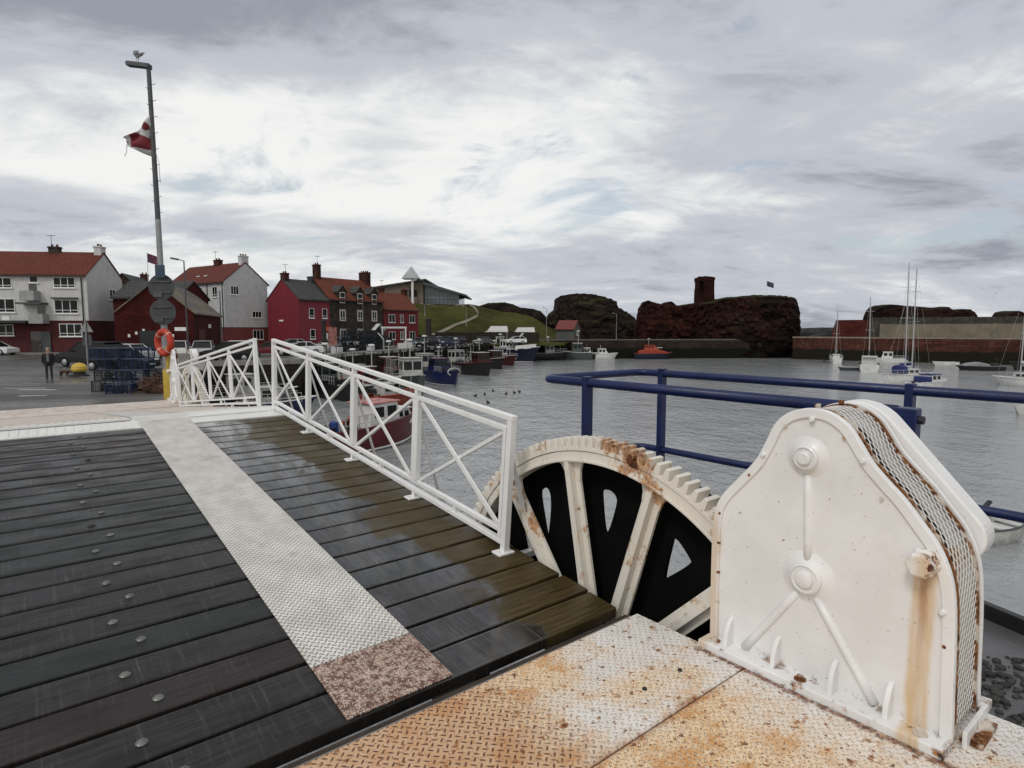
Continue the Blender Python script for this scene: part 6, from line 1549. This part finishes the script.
t = boat('white motor boat with blue canopy just over the blue railing', (42.6, 61.0), R(25), None, 'motor_boat'); t.scale = (.8,) * 3; hull(t, 6.6, 2.5, 1.15, m_gw, bow=1.2, gun=m_gw); cabin(t, -.9, 1.5, 1.9, .9, 2.1, m_gw, m_bluecan, .15, .6); b = MB(); b.box2((-1.9, -.9, 1.2), (-1.0, .9, 1.9)); b.build('canopy', m_bluecan, t, bevel=.1); b = MB(); b.box2((-3.35, -.2, .1), (-3.05, .2, 1.3)); b.build('outboard', m_darksteel, t, bevel=.05)
t = boat('long grey inflatable boat under covers by the pier wall', (72.2, 92.5), R(172), None, 'inflatable_boat'); t.scale = (.85,) * 3; hull(t, 7.6, 2.5, .75, m_bblk, m_deck, bow=1.25, gun=m_grey); b = MB(); b.prism_y([(-1.6, .6), (-1.2, 1.15), (.4, 1.5), (2.2, 1.3), (2.9, .8)], -.8, .8); b.build('cover', m_grey, t, bevel=.15); b = MB(); b.box2((-2.9, -.6, .6), (-1.9, .6, 1.3)); b.build('console', m_darksteel, t, bevel=.05); gearmast(t, -2.7, 1.2, 1.2, m_darksteel, False)
t = boat('dark boat with mast lying behind the grey inflatable at the right', (80.5, 92.5), R(174), None, 'motor_boat'); hull(t, 6.5, 2.3, 1.0, m_bblk, bow=1.3, gun=m_bblk); cabin(t, -1.2, .8, 1.6, .8, 2.2, m_darksteel, m_darksteel, .1, .3); gearmast(t, -.4, 2.2, 1.4, m_darksteel, False)
t = boat('small white dinghy lying against the dark pier wall', (75.5, 104.5), R(175), None, 'dinghy'); hull(t, 4.0, 1.5, .6, m_gw, bow=1.2)
t = boat('small dark tender left of the white motor cruiser', (52.0, 92.5), R(170), None, 'dinghy'); hull(t, 3.0, 1.3, .45, m_darkgrey, bow=1.2)
yacht('white yacht cut by the right edge with tall pale mast', (56.6, 66.0), R(112), 6.0, 10.0, None, .8, None, True, m_gw)
t = boat('white boat with fenders cut by the right edge, nearer the blue railing', (40.0, 43.8), R(176), None, 'motor_boat'); hull(t, 6.4, 2.4, 1.15, m_gw, bow=1.25, gun=m_gw); cabin(t, -1.6, .6, 1.7, .9, 2.1, m_gw, m_gw, .15, .5)
for x in (1.0, 2.2):
    b = MB(); b.lathe([(.02, .75), (.10, .68), (.11, .3), (.02, .2)], (x, 1.22 - .12 * (x - 1), 0), n=8); b.build('fender', m_gw, t, smooth=True)
t = boat('small grey white dinghy with dark outboard just beyond the gear housing', (14.55, 17.6), R(22), None, 'dinghy'); hull(t, 2.6, 1.25, .42, M('scuffed_dinghy_white', (.42, .42, .40), .6, .25, 5), m_gw, bow=1.25, gun=m_darkgrey)
b = MB(); b.box2((-.2, -.5, .3), (.1, .5, .34)); b.box2((.55, -.36, .34), (.78, .36, .38)); b.build('thwart', m_gw, t)
b = MB(); b.bar((-1.22, .0, .1), (-1.5, 0, .62), .12, .14); b.ball((-1.22, 0, .92), .20, (1.1, .8, 1.0), 2); b.tube([(-1.2, 0, .72), (-.9, .1, .62), (-.5, .18, .72), (-.18, .2, .9)], [.07, .06, .055, .05], 7); b.bar((-.22, .2, .88), (.05, .22, 1.02), .12, .08); b.build('outboard', m_darksteel, t, bevel=.01)
# ducks and a buoy on the water
dk = None
for p_, y_ in ((437, 405.5), (444, 408.5), (475, 396.5), (484.5, 395), (493, 391.5), (506, 394.5), (514.5, 393.5), (519.5, 392.5), (488, 403.5)):
    Y = (1.68 - WZ) * 600 / (y_ - 330); X = (p_ - 512) / 600 * Y
    if dk is None:
        dk = thing('duck', 'small dark duck floating beyond the end of the white railing', 'bird', (X, Y, WZ), 0, 'ducks floating on the harbour')
        skin('body', [(0, 0, .06), (.14, 0, .09), (.20, 0, .19), (.22, 0, .26), (.29, 0, .25), (-.16, 0, .10), (-.25, 0, .14)], [(0, 1), (1, 2), (2, 3), (3, 4), (0, 5), (5, 6)], [.11, .09, .045, .05, .015, .08, .02], M('dark_duck_feathers', (.03, .026, .022), .8, .3, 10), dk)
        d_ = dk
    else: d_ = copy_tree(dk)
    d_.location = (X, Y, WZ); d_.rotation_euler = (0, 0, rng.uniform(0, 6))
o = MB().lathe([(.05, -.2), (.3, -.05), (.33, .15), (.22, .35), (.05, .42)], n=14).build('buoy', m_darksteel, smooth=True); o.location = (60.5, 116, WZ); tag(o, 'dark mooring buoy on the water left of the pier end yacht', 'buoy')

# ------------------------------------------------------------------ sky, sun, camera
SUN_EL, SUN_AZ = R(48), R(-145)      # azimuth measured from +Y towards +X: high, behind the left shoulder, through thin cloud
w = bpy.data.worlds.new('World'); sc.world = w; w.use_nodes = True
nt = w.node_tree; nt.nodes.clear(); nn = nt.nodes.new; lk = nt.links.new
out = nn('ShaderNodeOutputWorld'); sky = nn('ShaderNodeTexSky'); sky.sky_type = 'NISHITA'; sky.sun_disc = False; sky.sun_elevation = SUN_EL; sky.sun_rotation = SUN_AZ; sky.air_density = 1.2; sky.dust_density = 1.5
bg1 = nn('ShaderNodeBackground'); bg1.inputs[1].default_value = .10; lk(sky.outputs[0], bg1.inputs[0])
tc = nn('ShaderNodeTexCoord'); sx = nn('ShaderNodeSeparateXYZ'); lk(tc.outputs['Generated'], sx.inputs[0])
def mth(op, a, b=0.0, cl=False):
    n = nn('ShaderNodeMath'); n.operation = op; n.use_clamp = cl
    for i, v in enumerate((a, b)):
        if isinstance(v, (int, float)): n.inputs[i].default_value = v
        else: lk(v, n.inputs[i])
    return n.outputs[0]
def stp(x, lo, hi, a=0., b=1.):
    n = nn('ShaderNodeMapRange'); n.interpolation_type = 'SMOOTHSTEP'; lk(x, n.inputs[0])
    for i, v in zip((1, 2, 3, 4), (lo, hi, a, b)): n.inputs[i].default_value = v
    return n.outputs[0]
X_, Y_, Z_ = sx.outputs
zc = mth('MAXIMUM', Z_, 0.0); den = mth('ADD', zc, .20)
cu = nn('ShaderNodeCombineXYZ'); lk(mth('DIVIDE', X_, den), cu.inputs[0]); lk(mth('DIVIDE', Y_, den), cu.inputs[1])
def nz(scale, detail, rough, loc, dist=.0, st=(1, 1, 1)):
    mp = nn('ShaderNodeMapping'); lk(cu.outputs[0], mp.inputs[0]); mp.inputs['Location'].default_value = loc; mp.inputs['Scale'].default_value = st
    n = nn('ShaderNodeTexNoise'); lk(mp.outputs[0], n.inputs['Vector']); n.inputs['Scale'].default_value = scale; n.inputs['Detail'].default_value = detail; n.inputs['Roughness'].default_value = rough; n.inputs['Distortion'].default_value = dist
    return n.outputs[0]
n1 = nz(.55, 9, .58, (2.1, .4, 0), .6, (.8, 1.15, 1)); n2 = nz(1.7, 9, .64, (5.0, 1.0, 0), .7, (.85, 1.15, 1)); n3 = nz(.9, 7, .6, (7.2, 3.1, 0), .6)
n4 = nz(3.6, 7, .6, (1.0, 6.0, 0), .5, (.7, 1.3, 1))
def mixc(f, a, b):
    n = nn('ShaderNodeMix'); n.data_type = 'RGBA'
    if isinstance(f, (int, float)): n.inputs[0].default_value = f
    else: lk(f, n.inputs[0])
    for i, v in ((6, a), (7, b)):
        if isinstance(v, tuple): n.inputs[i].default_value = (*v, 1)
        else: lk(v, n.inputs[i])
    return n.outputs[2]
# thin and thick parts of the overcast
dens = mth('ADD', mth('ADD', mth('MULTIPLY', n1, .50), mth('MULTIPLY', n2, .33)), mth('MULTIPLY', n4, .17))
# brighter where the cloud is thin round the bearing of the low bright break (ahead and to the left)
azb = mth('ADD', mth('MULTIPLY', X_, -.29), mth('MULTIPLY', Y_, .956))
glow = mth('MULTIPLY', stp(azb, .70, .99), mth('MULTIPLY', stp(Z_, .44, .26), stp(Z_, .02, .20, .35, 1.0)))
val = mth('SUBTRACT', mth('ADD', .535, mth('MULTIPLY', glow, .36)), mth('MULTIPLY', mth('SUBTRACT', dens, .5), 3.1))
left = stp(mth('ADD', mth('MULTIPLY', X_, -1.0), mth('MULTIPLY', Y_, -.12)), -.25, .35)
val = mth('SUBTRACT', val, mth('MULTIPLY', stp(mth('ADD', Z_, mth('MULTIPLY', mth('SUBTRACT', n1, .5), .30)), .28, .42), mth('ADD', .16, mth('MULTIPLY', left, .34))))
band = mth('MULTIPLY', stp(mth('ADD', Z_, mth('MULTIPLY', mth('SUBTRACT', n2, .5), .06)), .105, .135), stp(mth('ADD', Z_, mth('MULTIPLY', mth('SUBTRACT', n2, .5), .10)), .20, .155))
val = mth('SUBTRACT', val, mth('MULTIPLY', mth('MULTIPLY', band, left), .26))
cl = mixc(stp(val, .22, .55), (.315, .335, .385), (.535, .56, .615)); cl = mixc(stp(val, .55, 1.0), cl, (.90, .905, .89))
# unseen sky behind and overhead, brightened as added fill for surfaces facing the camera
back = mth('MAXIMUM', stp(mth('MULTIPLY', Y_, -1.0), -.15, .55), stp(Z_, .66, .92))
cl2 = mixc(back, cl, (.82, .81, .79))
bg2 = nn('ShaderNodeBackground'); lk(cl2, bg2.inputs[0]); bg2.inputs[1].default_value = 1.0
gap = mth('MULTIPLY', stp(n3, .50, .60), stp(n2, .54, .40)); gap = mth('MULTIPLY', mth('MULTIPLY', gap, .6), stp(Z_, .06, .14)); cover = mth('SUBTRACT', 1.0, gap)
cover = mth('MULTIPLY', cover, stp(mth('ADD', Z_, mth('MULTIPLY', mth('SUBTRACT', n2, .5), .10)), -.03, .04, .8, 1.0))
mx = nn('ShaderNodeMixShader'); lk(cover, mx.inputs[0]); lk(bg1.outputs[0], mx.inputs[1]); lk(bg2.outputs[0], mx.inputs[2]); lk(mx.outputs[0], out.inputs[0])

sl = bpy.data.lights.new('sun', 'SUN'); sl.energy = 1.1; sl.angle = R(14); sl.color = (1.0, .975, .935)
so = bpy.data.objects.new('sun', sl); COL.objects.link(so)
dv = Vector((math.sin(SUN_AZ) * math.cos(SUN_EL), math.cos(SUN_AZ) * math.cos(SUN_EL), math.sin(SUN_EL)))
so.rotation_euler = dv.to_track_quat('Z', 'Y').to_euler(); so.location = (0, 0, 60)

cam = bpy.data.cameras.new('camera'); co = bpy.data.objects.new('camera', cam); COL.objects.link(co); sc.camera = co
cam.sensor_width = 36; cam.lens = 36 * 600 / 1024; cam.clip_start = .05; cam.clip_end = 12000
co.location = (0, 0, 1.68); co.rotation_euler = (R(90) - math.atan(54 / 600), 0, 0)
sc.view_settings.view_transform = 'Standard'; sc.view_settings.look = 'None'; sc.view_settings.exposure = 0; sc.view_settings.gamma = 1; sc.view_settings.use_curve_mapping = False
sc.render.resolution_x, sc.render.resolution_y = 1024, 768
sc.cycles.max_bounces = 6; sc.cycles.glossy_bounces = 3; sc.cycles.use_denoising = True
